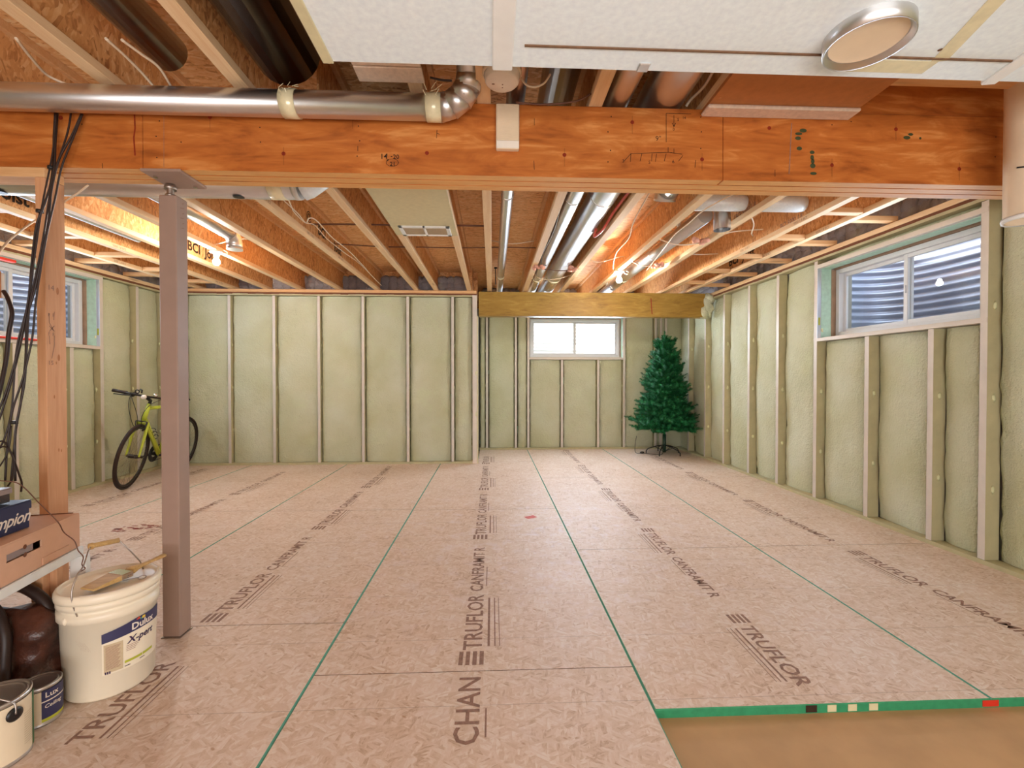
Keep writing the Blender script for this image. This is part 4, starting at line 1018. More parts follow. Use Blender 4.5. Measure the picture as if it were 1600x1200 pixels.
# pale and dark cables stapled along and across the joists
def on(px, py): return at(px, py, z=JB - .0042)
cable([at(449, 306, z=JB - .004), at(456, 324, z=JB - .004), on(462, 334), on(478, 348), on(483, 341), on(495, 345), on(520, 372), on(545, 392), on(570, 418), on(580, 430), on(596, 446)], .0042, 'cable_white', 'pale cable stapled along a joist left of the cream panel')
cable([on(441, 311), on(465, 333), on(478, 348), on(492, 352), on(512, 374), on(540, 396), on(562, 412), on(592, 442)], .0036, 'cable_white', 'second pale cable beside the first along the same joist')
cable([(-1.50, 3.87, 2.42), (-1.1, 3.84, 2.415), (-.75, 3.86, 2.42), (-.4, 3.83, 2.415), (-.05, 3.82, 2.41)], .007, 'cable_brown', 'brown cable crossing the bays just behind the small grille')
cable([(-1.50, 4.42, 2.42), (-1.05, 4.46, 2.41), (-.7, 4.48, 2.415), (-.3, 4.50, 2.42), (0, 4.49, 2.425), (.2, 4.50, 2.43), (.43, 4.47, 2.42)], .0055, 'cable_brown', 'second brown cable crossing the bays farther behind the grille')
cable([(-.02, 4.58, 2.52), (.2, 4.58, 2.49), (.42, 4.58, 2.52)], .006, 'cable_white', 'pale cable crossing above the slim duct')
cable([(-2.51, 4.25, 2.35), (-2.3, 4.24, 2.40), (-2.12, 4.28, 2.41), (-2.03, 4.30, 2.42)], .006, 'cable_white', 'pale cable feeding the left bulb')
cable([(.46, 2.95, 2.318), (.49, 3.6, 2.31), (.478, 4.2, 2.315), (.50, 4.62, 2.31), (.56, 4.70, 2.305)], .0035, 'cable_black', 'thin black wire running along the left side of the bright duct pair')
cable([(.47, 4.85, 2.32), (.6, 4.82, 2.290), (.78, 4.84, 2.288), (.95, 4.82, 2.31)], .0045, 'cable_brown', 'thin wire strapped under the bright duct pair')
cable([(.46, 5.3, 2.40), (.56, 5.30, 2.30), (.76, 5.28, 2.296), (.93, 5.3, 2.35)], .003, 'cable_white', 'pale wire under the far end of the bright duct pair')
cable([on(1250, 303) + Vector((-.35, 0, .03)), on(1105, 325), on(1075, 350), on(1055, 366), on(1040, 385), on(1010, 430) + Vector((0, 0, .05))], .0045, 'cable_white', 'pale cable snaking beside the bright duct at the right')
cable([(1.05, 2.9, 2.40), (1.10, 3.5, 2.36), (1.18, 3.9, 2.35), (1.21, 4.4, 2.36), (1.30, 4.85, 2.33), (1.37, 5.0, 2.33)], .005, 'cable_white', 'pale cable swinging down to the right bulb')
cable([(.95, 4.72, 2.40), (1.12, 4.75, 2.36), (1.30, 4.72, 2.40), (1.37, 4.7, 2.41)], .005, 'cable_white', 'pale cable looping left of the right bulb')
cable([(1.40, 4.75, 2.39), (1.62, 4.72, 2.315), (1.84, 4.73, 2.36)], .005, 'cable_white', 'pale cable passing under the bright duct near its middle')
cable([(1.40, 3.98, 2.40), (1.62, 3.95, 2.315), (1.84, 3.92, 2.33), (2.05, 3.86, 2.40), (2.31, 3.80, 2.41)], .0055, 'cable_white', 'pale cable passing under the bright duct near its front end')
cable([(1.88, 4.55, 2.42), (2.08, 4.56, 2.40), (2.32, 4.6, 2.42)], .005, 'cable_white', 'pale cable crossing the last wide bay at the right')
cable([(1.90, 3.35, 2.42), (2.05, 3.5, 2.36), (2.18, 3.75, 2.36), (2.31, 3.95, 2.40)], .005, 'cable_white', 'pale cable drooping in the last wide bay at the right')
cable([(1.40, 2.62, 2.50), (1.75, 2.58, 2.40), (2.05, 2.6, 2.42), (2.32, 2.65, 2.50)], .007, 'cable_white', 'pale cable sagging above the pale crossing duct')
cable([(.905, 2.4, 2.36), (.895, 2.95, 2.36), (.885, 3.30, 2.35), (.87, 3.55, 2.31), (.84, 3.72, 2.305), (.83, 3.62, 2.33)], .011, 'cable_red', 'red plastic pipe along the right side of the bright duct pair', name='plastic_pipe')
for pts, lb in (([(25, 60), (50, 92), (75, 118), (112, 135)], 'pale cable looping down at the upper left corner'), ([(165, 60), (195, 87), (220, 112), (240, 135)], 'pale cable on the joist second from the upper left'), ([(190, 62), (220, 84), (248, 105), (268, 136)], 'twisted pale cable right of the upper left joist')):
    cable([at(px, py, z=2.318 if i < 3 else 2.30) for i, (px, py) in enumerate(pts)], .005, 'cable_white', lb)
cable([at(813, 120, y=1.80), at(822, 132, y=1.80), at(835, 136, y=1.80), at(850, 130, y=1.80), at(860, 116, y=1.80)], .004, 'cable_white', 'thin pale wire drooping right of the smoke alarm')
cable([at(672, 121, y=1.80), at(690, 125, y=1.80), at(706, 126, y=1.80)], .004, 'cable_black', 'short black wire left of the cross duct elbow')
cable([at(1115, 110, z=2.37), at(1100, 135, z=2.37), at(1080, 155, z=2.37), at(1072, 166, z=2.35)], .006, 'cable_white', 'pale cable beside the brown duct board')
cable([at(806, 160, y=1.90), at(850, 163, y=1.90), at(900, 158, y=1.90), at(926, 145, y=1.90)], .004, 'cable_brown', 'thin brown wire lying on the beam top near the white cover')
# pink scraps of insulation caught on the cables
for x, y, z, lb in ((.49, 4.72, 2.295, 'pink insulation scrap under the slimmer bright duct'), (.85, 4.78, 2.29, 'pink insulation scrap under the wider bright duct'), (1.70, 4.62, 2.30, 'pink insulation scrap under the duct near the right bulb'), (1.76, 3.82, 2.31, 'pink insulation scrap beside the open duct stub')):
    g = G()
    for i in range(7): g.blob((x + random.uniform(-.05, .05), y + random.uniform(-.06, .06), z + random.uniform(-.012, .012)), (.028, .03, .02), 0, .9, seed=i * 2.2 + x * 7, sub=1)
    obj('insulation_scrap', g, 'tuft', None, (x, y, z), lb, 'insulation')
obj('hanger_bolt', G().lathe([(.006, 2.32), (.006, 2.52)], (.045, 5.75, 0), 8).lathe([(.02, 2.52), (.02, 2.535)], (.045, 5.75, 0), 10, cap=True), 'black', None, (.045, 5.75, 2.4), 'black hanger bolt between the centre joist and the slim duct', 'bolt')
# red tools at the left window
q0, q1 = at(-30, 403, x=-4.10), at(30, 409, x=-4.10)
g = G(); g.box((-4.165, q0.y, q1.z - .012), (-4.12, q1.y, q1.z + .012), 0, .004)
t = obj('spirit_level', g, 'red', None, (-4.14, q1.y, q1.z), 'short red bar resting on top of the left window opening', 'tool')
q0, q1 = at(-20, 521, x=-4.17), at(57, 525, x=-4.17)
obj('level_bar', G().box((-4.19, q0.y, 1.481), (-4.155, q1.y, 1.500), 0, .003), 'red', None, (-4.17, q1.y, 1.49), 'long thin red bar lying on the left window sill', 'tool')

# ------------------------------------------------------------------ christmas tree
TX, TY = 2.585, 6.72
tr = empty('christmas_tree', (TX, TY, 0), 'artificial green christmas tree on a folding stand in the alcove corner', 'tree')
obj('pole', G().lathe([(.016, .03), (.016, 1.75)], (TX, TY, 0), 10, cap=True).lathe([(.026, .03), (.026, .30)], (TX, TY, 0), 12, cap=True), 'tree_pole', tr)
for a in (18, 90, 162, 234, 306):
    d = Vector((math.cos(R(a)), math.sin(R(a)), 0)); c = Vector((TX, TY, 0))
    obj('stand_leg', G().tube([c + d * .02 + Vector((0, 0, .135)), c + d * .12 + Vector((0, 0, .115)), c + d * .235 + Vector((0, 0, .075)), c + d * .262 + Vector((0, 0, .04)), c + d * .262 + Vector((0, 0, .003))], .008, 8).tube([c + d * .02 + Vector((0, 0, .05)), c + d * .14 + Vector((0, 0, .108))], .005, 6), 'black', tr)
def sprig(g, a, d, L, up, rn, w=.034):
    """one bottle-brush tip: a wire thickly set with flat needles"""
    a, d = Vector(a), Vector(d).normalized(); s1 = d.cross(Vector(up)).normalized(); s2 = s1.cross(d)
    n = max(6, int(L / .0085))
    for i in range(n):
        p = a + d * (L * (i + .4) / n); taper = 1.0 if i < n * .7 else 1 - .6 * (i - n * .7) / (n * .3)
        for k in range(6):
            an = rn.uniform(0, 6.283); o = (s1 * math.cos(an) + s2 * math.sin(an)); ln = w * taper * rn.uniform(.8, 1.25)
            tip = p + o * ln + d * ln * .75; sd = d.cross(o) * .0034
            g.poly([p - sd, p + sd, tip], [(0, 1, 2)], 0)
def branch_mesh(L, seed):
    rn = random.Random(seed); g = G()
    g.tube([(0, 0, 0), (L * .5, 0, -.01 * L), (L, 0, .05 * L)], .004, 5, 1)
    n = max(3, int(L / .055))
    for i in range(n):
        x = L * (.28 + .70 * i / n); b = Vector((x, 0, -.005))
        for sgn in (-1, 1):
            sl = (.10 + .09 * (1 - i / n)) * rn.uniform(.75, 1.15)
            sprig(g, b, (rn.uniform(.5, .9), sgn * rn.uniform(.55, .95), rn.uniform(.0, .55)), sl, (0, 0, 1), rn)
        if i % 2: sprig(g, b, (rn.uniform(.3, .7), rn.uniform(-.3, .3), .8), .10, (0, 1, 0), rn)
    sprig(g, (L * .9, 0, .04 * L), (1, 0, .25), .13, (0, 0, 1), rn)
    return g.mesh('branch', ['needle', 'bark'], Vector((0, 0, 0)))
SIZES = [.12, .19, .26, .33, .40]
BM = [[branch_mesh(L, 10 * i + v) for v in range(2)] for i, L in enumerate(SIZES)]
rb = random.Random(5); z = .40; ring = 0
while z < 1.66:
    f = (z - .40) / 1.28; Rmax = .13 + .36 * (1 - f) ** 0.9 + .03 * math.sin(ring * 2.1)
    n = max(5, int(round(15 - 10 * f)))
    for i in range(n):
        an = 2 * math.pi * (i + .5 * (ring % 2)) / n + rb.uniform(-.14, .14); L = max(.06, Rmax * rb.uniform(.78, 1.12) - .075)
        c = math.cos(an)
        if c > 0: L = min(L, (2.985 - TX) / max(c, .05) - .02)
        sgi = min(range(len(SIZES)), key=lambda k: abs(SIZES[k] - L)); s = L / SIZES[sgi]
        o = bpy.data.objects.new('branch', BM[sgi][rb.randrange(2)]); COL.objects.link(o); o.parent = tr
        o.location = (.012 * c, .012 * math.sin(an), z + rb.uniform(-.03, .03))
        o.rotation_euler = (rb.uniform(-.3, .3), -(.02 + .75 * f ** 1.6 + rb.uniform(-.10, .12)), an); o.scale = (s, min(1.1, s), min(1.1, s))
    z += .083 - .020 * f; ring += 1
g = G(); rn = random.Random(3)
for a in range(5): sprig(g, (TX, TY, 1.66), (.35 * math.cos(a * 1.26), .35 * math.sin(a * 1.26), 1), .13, (1, 0, 0), rn)
sprig(g, (TX, TY, 1.70), (0, 0.05, 1), .15, (1, 0, 0), rn); obj('branch', g, 'needle', tr)
q = at(1010, 697, z=.012)
obj('power_lead', G().tube(smooth([(TX - .02, TY - .03, .06), (2.50, 6.62, .01), (2.38, 6.70, .008), (2.28, 6.76, .008), (2.18, 6.80, .008), (2.17, 6.82, .10), (2.20, 6.84, .26)], 6), .004, 6), 'black', tr)
obj('foot_switch', G().blob((2.26, 6.76, .02), (.035, .028, .018), 0, .05), 'black', tr)

# ------------------------------------------------------------------ bicycle, leaning on its side stand (x forward, y left, z up)
rear, front = Vector((-3.845, 5.735, 0)), Vector((-3.745, 4.835, 0))
hd = (front - rear).normalized(); WB = (front - rear).length
bk = bpy.data.objects.new('bicycle', None); COL.objects.link(bk); OFF[bk] = Vector((0, 0, 0))
tag(bk, 'lime green bicycle with dark tyres standing by the left wall', 'bicycle')
bk.location = rear; bk.rotation_euler = (Matrix.Rotation(math.atan2(hd.y, hd.x), 4, 'Z') @ Matrix.Rotation(R(-8.5), 4, 'X')).to_euler()
WR = .338
def bobj(name, g, mat, par=None, st=False):
    if st:
        hx = Vector((WB - .055, 0, .62)); ax = Vector((-.32, 0, 1)).normalized()
        m = Matrix.Translation(hx) @ Matrix.Rotation(R(9), 4, ax) @ Matrix.Translation(-hx); g.v = [m @ v for v in g.v]
    p = par or bk; o = bpy.data.objects.new(name, g.mesh(name, mat, Vector((0, 0, 0)))); COL.objects.link(o); o.parent = p; OFF[o] = Vector((0, 0, 0)); return o
def wheel(name, cx, st):
    c = Vector((cx, 0, WR)); g = G(); n = 48
    P = []
    def torus(g, Rm, rm, wy, mi=0, k=8):
        P = [c + Vector(((Rm + rm * math.cos(2 * math.pi * j / k)) * math.cos(2 * math.pi * i / n), wy * math.sin(2 * math.pi * j / k), (Rm + rm * math.cos(2 * math.pi * j / k)) * math.sin(2 * math.pi * i / n))) for i in range(n) for j in range(k)]
        g.poly(P, [(i * k + j, i * k + (j + 1) % k, ((i + 1) % n) * k + (j + 1) % k, ((i + 1) % n) * k + j) for i in range(n) for j in range(k)], mi, True)
    torus(g, WR - .016, .016, .017); w = bobj(name, g, 'rubber', None, st)
    g = G(); torus(g, WR - .040, .013, .010); bobj('rim', g, 'rim', w, st)
    g = G()
    for i in range(28):
        a = 2 * math.pi * i / 28; b = a + (.55 if i % 4 < 2 else -.55); sd = .028 if i % 2 else -.028
        g.tube([c + Vector((.02 * math.cos(b), sd, .02 * math.sin(b))), c + Vector(((WR - .045) * math.cos(a), 0, (WR - .045) * math.sin(a)))], .0013, 4, 0, False)
    bobj('spoke', g, 'spoke', w, st)['kind'] = 'stuff'
    bobj('hub', G().tube([c + Vector((0, -.055, 0)), c + Vector((0, -.03, 0)), c + Vector((0, .03, 0)), c + Vector((0, .055, 0))], [.008, .02, .02, .008], 12), 'rim', w, st)
    return w
wf = wheel('front_wheel', WB, True); wrr = wheel('rear_wheel', 0, False)
HT, HBt, BB, ST_ = Vector((WB - .135, 0, .86)), Vector((WB - .085, 0, .715)), Vector((.46, 0, .29)), Vector((.32, 0, .78))
g = G(); g.tube([HT + Vector((-.005, 0, .015)), HBt - Vector((-.005, 0, .015))], .021, 14)
g.tube([HBt + Vector((-.01, 0, .01)), BB], [.021, .024], 14); g.tube([HT - Vector((.0, 0, .03)), (HT + ST_) / 2 + Vector((0, 0, .012)), ST_ - Vector((0, 0, .05))], [.018, .017, .015], 12)
g.tube([BB, ST_], .016, 12)
for sy in (-1, 1):
    g.tube([BB + Vector((-.02, sy * .025, 0)), (0.05, sy * .055, WR), (0, sy * .062, WR)], [.011, .008, .008], 10); g.tube([ST_ + Vector((.03, sy * .012, -.09)), (.02, sy * .055, WR + .02), (0, sy * .062, WR)], [.009, .007, .007], 10)
bobj('frame', g, 'lime')
g = G(); CR = HBt + Vector((.012, 0, -.035))
g.tube([CR + Vector((0, -.045, 0)), CR + Vector((0, .045, 0))], .017, 10); g.tube([HBt, CR], .018, 10)
for sy in (-1, 1): g.tube([CR + Vector((0, sy * .045, .01)), (WB - .035, sy * .056, .52), (WB - .004, sy * .056, WR + .02), (WB, sy * .056, WR)], [.016, .013, .009, .010], 10)
bobj('fork', g, 'lime', None, True)
g = G(); g.tube([HT + Vector((-.006, 0, .01)), HT + Vector((-.014, 0, .055))], .016, 12); g.tube([HT + Vector((-.014, 0, .05)), HT + Vector((.075, 0, .085))], [.017, .016], 12); bobj('stem', g, 'black', None, True)
HB = HT + Vector((.078, 0, .100))
hbar = bobj('handlebar', G().tube([HB + Vector((-.03, -.31, .008)), HB + Vector((-.012, -.16, .004)), HB, HB + Vector((-.012, .16, .004)), HB + Vector((-.03, .31, .008))], .0115, 10), 'rim', None, True)
for sy in (-1, 1):
    bobj('grip', G().tube([HB + Vector((-.021, sy * .19, .006)), HB + Vector((-.032, sy * .32, .008))], [.016, .017], 12), 'leather_dark', hbar, True)
    g = G(); b = HB + Vector((-.018, sy * .155, .004)); g.tube([b + Vector((.0, 0, 0)), b + Vector((.03, 0, -.008)), b + Vector((.045, sy * .05, -.018)), b + Vector((.035, sy * .13, -.022))], [.016, .012, .007, .005], 8)
    g.tube([b + Vector((-.02, -sy * .02, .0)), b + Vector((.012, -sy * .02, -.012))], .02, 8); bobj('brake_lever', g, 'black', hbar, True)
bobj('bell', G().blob(HB + Vector((.005, .07, .030)), (.022, .022, .020), 0, .02), 'chrome', hbar, True)
bobj('reflector', G().lathe([(0, -.006), (.024, -.006), (.024, .006), (0, .006)], HB + Vector((.03, -.02, -.005)), 18, axis=(1, 0, .1)), 'print_white', hbar, True)
g = G(); b = HB + Vector((.02, -.05, .03)); g.tube([b, b + Vector((.0, 0, .03)), b + Vector((-.03, -.03, .032))], .008, 8); g.tube(arc(HB + Vector((-.01, -.10, .035)), .018, 0, 350, 12, (0, 1, 0), (0, 0, 1)), .006, 6); bobj('light_mount', g, 'black', hbar, True)
g = G()
for s1, m in ((-1, .05), (1, .03)): g.tube(smooth([HB + Vector((.02, s1 * .14, 0)), HB + Vector((.10, s1 * .07, -.07)), HB + Vector((.085, s1 * .02, -.20)), HB + Vector((.03, s1 * .02, -.32))], 5), .003, 6)
g.tube(smooth([HB + Vector((.02, -.14, 0)), HB + Vector((.06, -.12, -.12)), HB + Vector((.06, -.05, -.3)), CR + Vector((.03, -.03, -.02))], 5), .003, 6); bobj('cable_loop', g, 'black', hbar, True)
g = G(); g.tube([CR + Vector((.03, -.05, .02)), CR + Vector((.035, -.04, -.06)), CR + Vector((.03, -.02, -.075))], .008, 8); g.tube([CR + Vector((.03, .05, .02)), CR + Vector((.035, .04, -.06)), CR + Vector((.03, .02, -.075))], .008, 8); g.tube([CR + Vector((.03, -.05, .02)), CR + Vector((.03, .05, .02))], .006, 8); bobj('brake_caliper', g, 'rim', None, True)
g = G(); g.tube([ST_ - Vector((0, 0, .04)), ST_ + Vector((-.035, 0, .10))], .0135, 12); bobj('seat_post', g, 'black')
g = G()
prof = [(-.17, .075, .02), (-.12, .078, .026), (-.05, .06, .024), (.03, .03, .02), (.10, .022, .016), (.125, .012, .01)]; P = []
for (x, w, h) in prof:
    for j in range(10):
        a = 2 * math.pi * j / 10; P.append(ST_ + Vector((x - .03, w * math.cos(a), .12 + h * math.sin(a))))
g.poly(P, [(i * 10 + j, i * 10 + (j + 1) % 10, (i + 1) * 10 + (j + 1) % 10, (i + 1) * 10 + j) for i in range(5) for j in range(10)] + [tuple(range(10)), tuple(range(50, 60))], 0, True); bobj('saddle', g, 'black')
g = G(); g.lathe([(.04, -.002), (.088, -.002), (.088, .002), (.04, .002)], BB + Vector((0, -.05, 0)), 28, axis=(0, 1, 0)); g.lathe([(0, -.06), (.022, -.06), (.022, .06), (0, .06)], BB, 14, axis=(0, 1, 0)); g.lathe([(.06, .003), (.095, .003), (.095, .0045), (.06, .0045)], BB + Vector((0, -.056, 0)), 28, axis=(0, 1, 0))
ck = bobj('chainring', g, 'black')
for sy, sx in ((-1, 1), (1, -1)):
    e = BB + Vector((sx * .165, sy * .078, -.02 * sx)); bobj('crank_arm', G().tube([BB + Vector((0, sy * .066, 0)), e], [.013, .011], 8), 'black', ck)
    bobj('pedal', G().box(e + Vector((-.045, sy * .012, -.011)), e + Vector((.045, sy * .10, .011)), 0, .006), 'black', ck)
g = G(); g.lathe([(.02, -.02), (.055, -.02), (.05, 0), (.035, .016), (.02, .016)], Vector((0, -.035, WR)), 20, axis=(0, 1, 0)); bobj('cassette', g, 'rim')
bobj('chain', G().tube([BB + Vector((0, -.05, .088)), (0.0, -.04, WR + .05)], .004, 6).tube([BB + Vector((0, -.05, -.088)), (.03, -.04, WR - .10), (0, -.04, WR - .05)], .004, 6), 'rim')
bobj('side_stand', G().tube([(.16, .05, .27), (.13, .11, .13), (.115, .150, .02)], [.008, .008, .007], 8).box((.09, .135, .016), (.145, .175, .032), 0, .004), 'black')
g = G(); d = (BB - HBt).normalized(); b = HBt + (BB - HBt) * .45
for k in (0, .05, .10): g.tube(arc(b + d * k + Vector((.0, 0, .055)), .036, 20, 340, 14, (0, 1, 0), Vector((0, 1, 0)).cross(d)), .0035, 6)
g.tube([b + Vector((0, 0, .022)), b + d * .14 + Vector((0, 0, .022))], .008, 8); bobj('bottle_cage', g, 'black')
g = G(); o_ = HBt + (BB - HBt) * .22 
text(g, 'BIKE', .05, (0, 0, 0), (1, 0, 0), (0, 1, 0))
g = G()
for i in range(9):
    q = HBt + (BB - HBt) * (.12 + .05 * i) + Vector((.004, .0225, .006)); g.disc(q, .010, .006, d, Vector((0, 0, 1)), 0, 6)
bobj('frame_marking', g, 'black')

# ------------------------------------------------------------------ clutter at the lower left: bench, carton, shoe boxes, bag, pail, cans
def rotz(o, deg, c): return Matrix.Translation(Vector(c)) @ Matrix.Rotation(R(deg), 4, 'Z') @ Matrix.Translation(-Vector(c))
PV = (-1.635, 1.86, 0); RM = rotz(None, 12, PV)          # everything stacked here is turned the same way
bn = empty('low_bench', (-1.85, 1.6, 0), 'low white-topped pine bench carrying the carton and shoe boxes', 'bench')
g = G(); g.box((-2.15, 1.10, .440), (-1.622, 1.875, .474), 0, .003, RM); obj('top', g, 'white', bn)
for x, y in ((-1.725, 1.80), (-1.725, 1.16), (-2.12, 1.80), (-2.12, 1.16)):
    g = G(); g.box((x, y - .03, 0), (x + .075, y + .008, .440), 0, .002, RM); g.box((x + .02, y - .031, 0.0), (x + .055, y - .068, .440), 0, .002, RM); obj('leg', g, 'pine_z', bn)
g = G(); g.box((-1.652, 1.845, .30), (-1.60, 1.875, .4395), 0, .002, RM); obj('apron', g, 'white', bn)
ct = empty('carton', (-1.8, 1.6, .475), 'tan cardboard carton with hand slots lying on the low bench', 'box')
cx0, cx1, cy0, cy1, cz0, cz1 = -2.04, -1.63, 1.16, 1.865, .476, .603
# side toward the room with a real hand slot, the other sides, bottom and top
g = G(); sl0, sl1, sz0, sz1 = 1.515, 1.665, .545, .572
for a in ((cy0, sl0, cz0, cz1), (sl1, cy1, cz0, cz1), (sl0, sl1, cz0, sz0), (sl0, sl1, sz1, cz1)): g.box((cx1 - .005, a[0], a[2]), (cx1, a[1], a[3]), 0, 0, RM)
g.box((cx0, cy0, cz0), (cx0 + .005, cy1, cz1), 0, 0, RM); g.box((cx0 + .005, cy0, cz0), (cx1 - .005, cy0 + .005, cz1), 0, 0, RM); g.box((cx0 + .005, cy1 - .005, cz0), (cx1 - .005, cy1, cz1), 0, 0, RM)
g.box((cx0 + .005, cy0 + .005, cz0), (cx1 - .005, cy1 - .005, cz0 + .004), 0, 0, RM); obj('body', g, 'cardboard', ct)
g = G(); g.box((cx0, cy0, cz1), (cx1 - .001, cy1, cz1 + .005), 0, 0, RM); obj('top_flap', g, 'cardboard', ct)
g = G(); g.box((cx0 + .02, cy1 - .004, cz1 + .005), (cx1 - .02, cy1, cz1 + .008), 0, 0, RM); obj('flap_edge', g, 'card_dark', ct)
g = G(); g.box((cx1 - .012, sl0 - .01, sz0 + .002), (cx1 - .006, sl1 - .03, sz1 + .005), 0, 0, RM); obj('slot_tongue', g, 'grey_lid', ct)
g = G()
for yy, zz, rr in ((1.590, sz1, .008), (1.590, sz0, .008), (1.70, .487, .010), (1.475, .476, .014)): g.disc(RM @ Vector((cx1 + .0006, yy, zz)), rr, rr, RM.to_3x3() @ Vector((0, 1, 0)), (0, 0, 1))
obj('finger_hole', g, 'card_dark', ct, kind='stuff')
g = G(); g.box((cx1, 1.665, cz0 + .003), (cx1 + .003, 1.80, .505), 0, .001, RM); obj('tab', g, 'cardboard', ct)
def shoebox(name, x0, x1, y0, y1, z0, z1, lid, bm, lm, label, m):
    t = empty(name, ((x0 + x1) / 2, (y0 + y1) / 2, z0), label, 'box')
    g = G(); g.box((x0, y0, z0), (x1, y1, z1 - .004), 0, .001, m); obj('body', g, bm, t)
    g = G(); e = .004
    g.box((x0 - e, y0 - e, z1 - .004), (x1 + e, y1 + e, z1), 0, .001, m)
    for a in ((x0 - e, x0 - .0006, y0 - e, y1 + e), (x1 + .0006, x1 + e, y0 - e, y1 + e), (x0 - .0006, x1 + .0006, y0 - e, y0 - .0006), (x0 - .0006, x1 + .0006, y1 + .0006, y1 + e)): g.box((a[0], a[2], z1 - lid), (a[1], a[3], z1 - .0045), 0, 0, m)
    obj('lid', g, lm, t); return t
M2 = RM @ rotz(None, -4, (-1.69, 1.7, 0))
sb = shoebox('shoe_box', -1.90, -1.686, 1.36, 1.700, .609, .707, .030, 'navy', 'navy', 'navy shoe box with white script lettering on the tan carton', M2)
rt, up = M2.to_3x3() @ Vector((0, 1, 0)), Vector((0, 0, 1))
g = G(); text(g, 'Champion', .058, M2 @ Vector((-1.6852, 1.475, .634)), rt, up + rt * .05, 0, .35, .0009, .92); obj('printed_lettering', g, 'print_white', sb)
g = G(); g.box((-1.6862, 1.37, .610), (-1.6853, 1.535, .632), 0, 0, M2); obj('size_label', g, 'label_paper', sb)
M3 = RM @ rotz(None, -7, (-1.7, 1.66, 0))
s2 = shoebox('shoe_box', -1.93, -1.712, 1.33, 1.655, .712, .762, .020, 'charcoal', 'grey_lid', 'flat charcoal shoe box topmost on the stack under the cables', M3)
g = G(); 
for i in range(4):
    b_ = M3 @ Vector((-1.7108, 1.578 + .011 * i, .722)); g.ribbon([b_, b_ + rt * .009 + up * .024], .0022, rt.cross(up)); g.ribbon([b_ + up * .024, b_ + rt * .009], .0022, rt.cross(up))
obj('printed_mark', g, 'print_rose', s2)
# thin dark wire falling from the boxes to the pail
cable([at(0, 751, y=1.58), at(25, 754, y=1.60), at(40, 764, y=1.62), at(60, 785, y=1.66), at(90, 815, y=1.70), at(100, 832, y=1.68), at(116, 845, y=1.68), at(122, 860, y=1.68), at(130, 870, y=1.68), at(128, 882, y=1.67), at(133, 888, y=1.66), at(126, 893, y=1.655)], .0018, 'cable_brown', 'thin brown wire trailing from the shoe boxes down to the pail handle', name='wire')
# brown leather bag
bg = empty('leather_bag', (-1.74, 1.66, 0), 'slumped dark brown leather bag with rolled handles under the bench', 'bag')
g = G(); P = []; n1, n2 = 30, 16
for j in range(n2 + 1):
    v = j / n2
    for i in range(n1):
        a = 2 * math.pi * i / n1; w = (.225 - .06 * v ** 2) * (1 if v > .06 else .9); dpt = (.085 - .05 * v ** 1.5)
        c, s_ = math.cos(a), math.sin(a); p = Vector((w * math.copysign(abs(c) ** .7, c), dpt * math.copysign(abs(s_) ** .8, s_), .335 * v))
        f = noise.noise(p * 9 + Vector((3, 1, 2))) * .045 + noise.noise(p * 22) * .018
        P.append(Vector((-1.745, 1.665, .004)) + Matrix.Rotation(R(-6), 3, 'Z') @ Vector((p.x + f * c, p.y + f * s_, max(0, p.z + noise.noise(p * 6) * .03 * v))))
g.poly(P, [(j * n1 + i, j * n1 + (i + 1) % n1, (j + 1) * n1 + (i + 1) % n1, (j + 1) * n1 + i) for j in range(n2) for i in range(n1)] + [tuple(range(n1))[::-1], tuple(range(n2 * n1, n2 * n1 + n1))], 0, True)
obj('body', g, 'leather', bg)
QB = Matrix.Rotation(R(-6), 3, 'Z')
def lb(x, y, z): return Vector((-1.745, 1.665, 0)) + QB @ Vector((x, y * .7, z))
obj('handle', G().tube(smooth([lb(-.13, -.11, .20), lb(-.12, -.09, .30), lb(-.04, -.075, .375), lb(.06, -.08, .37), lb(.125, -.10, .29), lb(.14, -.12, .19), lb(.14, -.125, .10)], 6), .017, 10), 'leather_dark', bg)
obj('handle', G().tube(smooth([lb(-.13, .06, .28), lb(-.06, .05, .38), lb(.06, .04, .40), lb(.15, .05, .34), lb(.17, .04, .26)], 6), .018, 10), 'leather_dark', bg)
g = G(); b = lb(.14, -.135, .125); g.tube(arc(b, .020, 0, 350, 12, (1, 0, 0), (0, 0, 1)), .004, 6); g.tube([b + Vector((-.03, 0, -.03)), b + Vector((.04, -.01, -.025))], .006, 6); obj('buckle', g, 'brass', bg)
g = G(); g.tube(smooth([lb(-.02, -.13, .09), lb(.06, -.14, .075), lb(.14, -.13, .10), lb(.19, -.08, .12)], 5), .010, 8); obj('seam_strap', g, 'leather_dark', bg)
g = G(); g.box((0, 0, 0), (.03, .002, .03), mat=Matrix.Translation(lb(.09, -.10, .265)) @ Matrix.Rotation(R(-30), 4, 'Y')); obj('paper_tag', g, 'label_paper', bg)
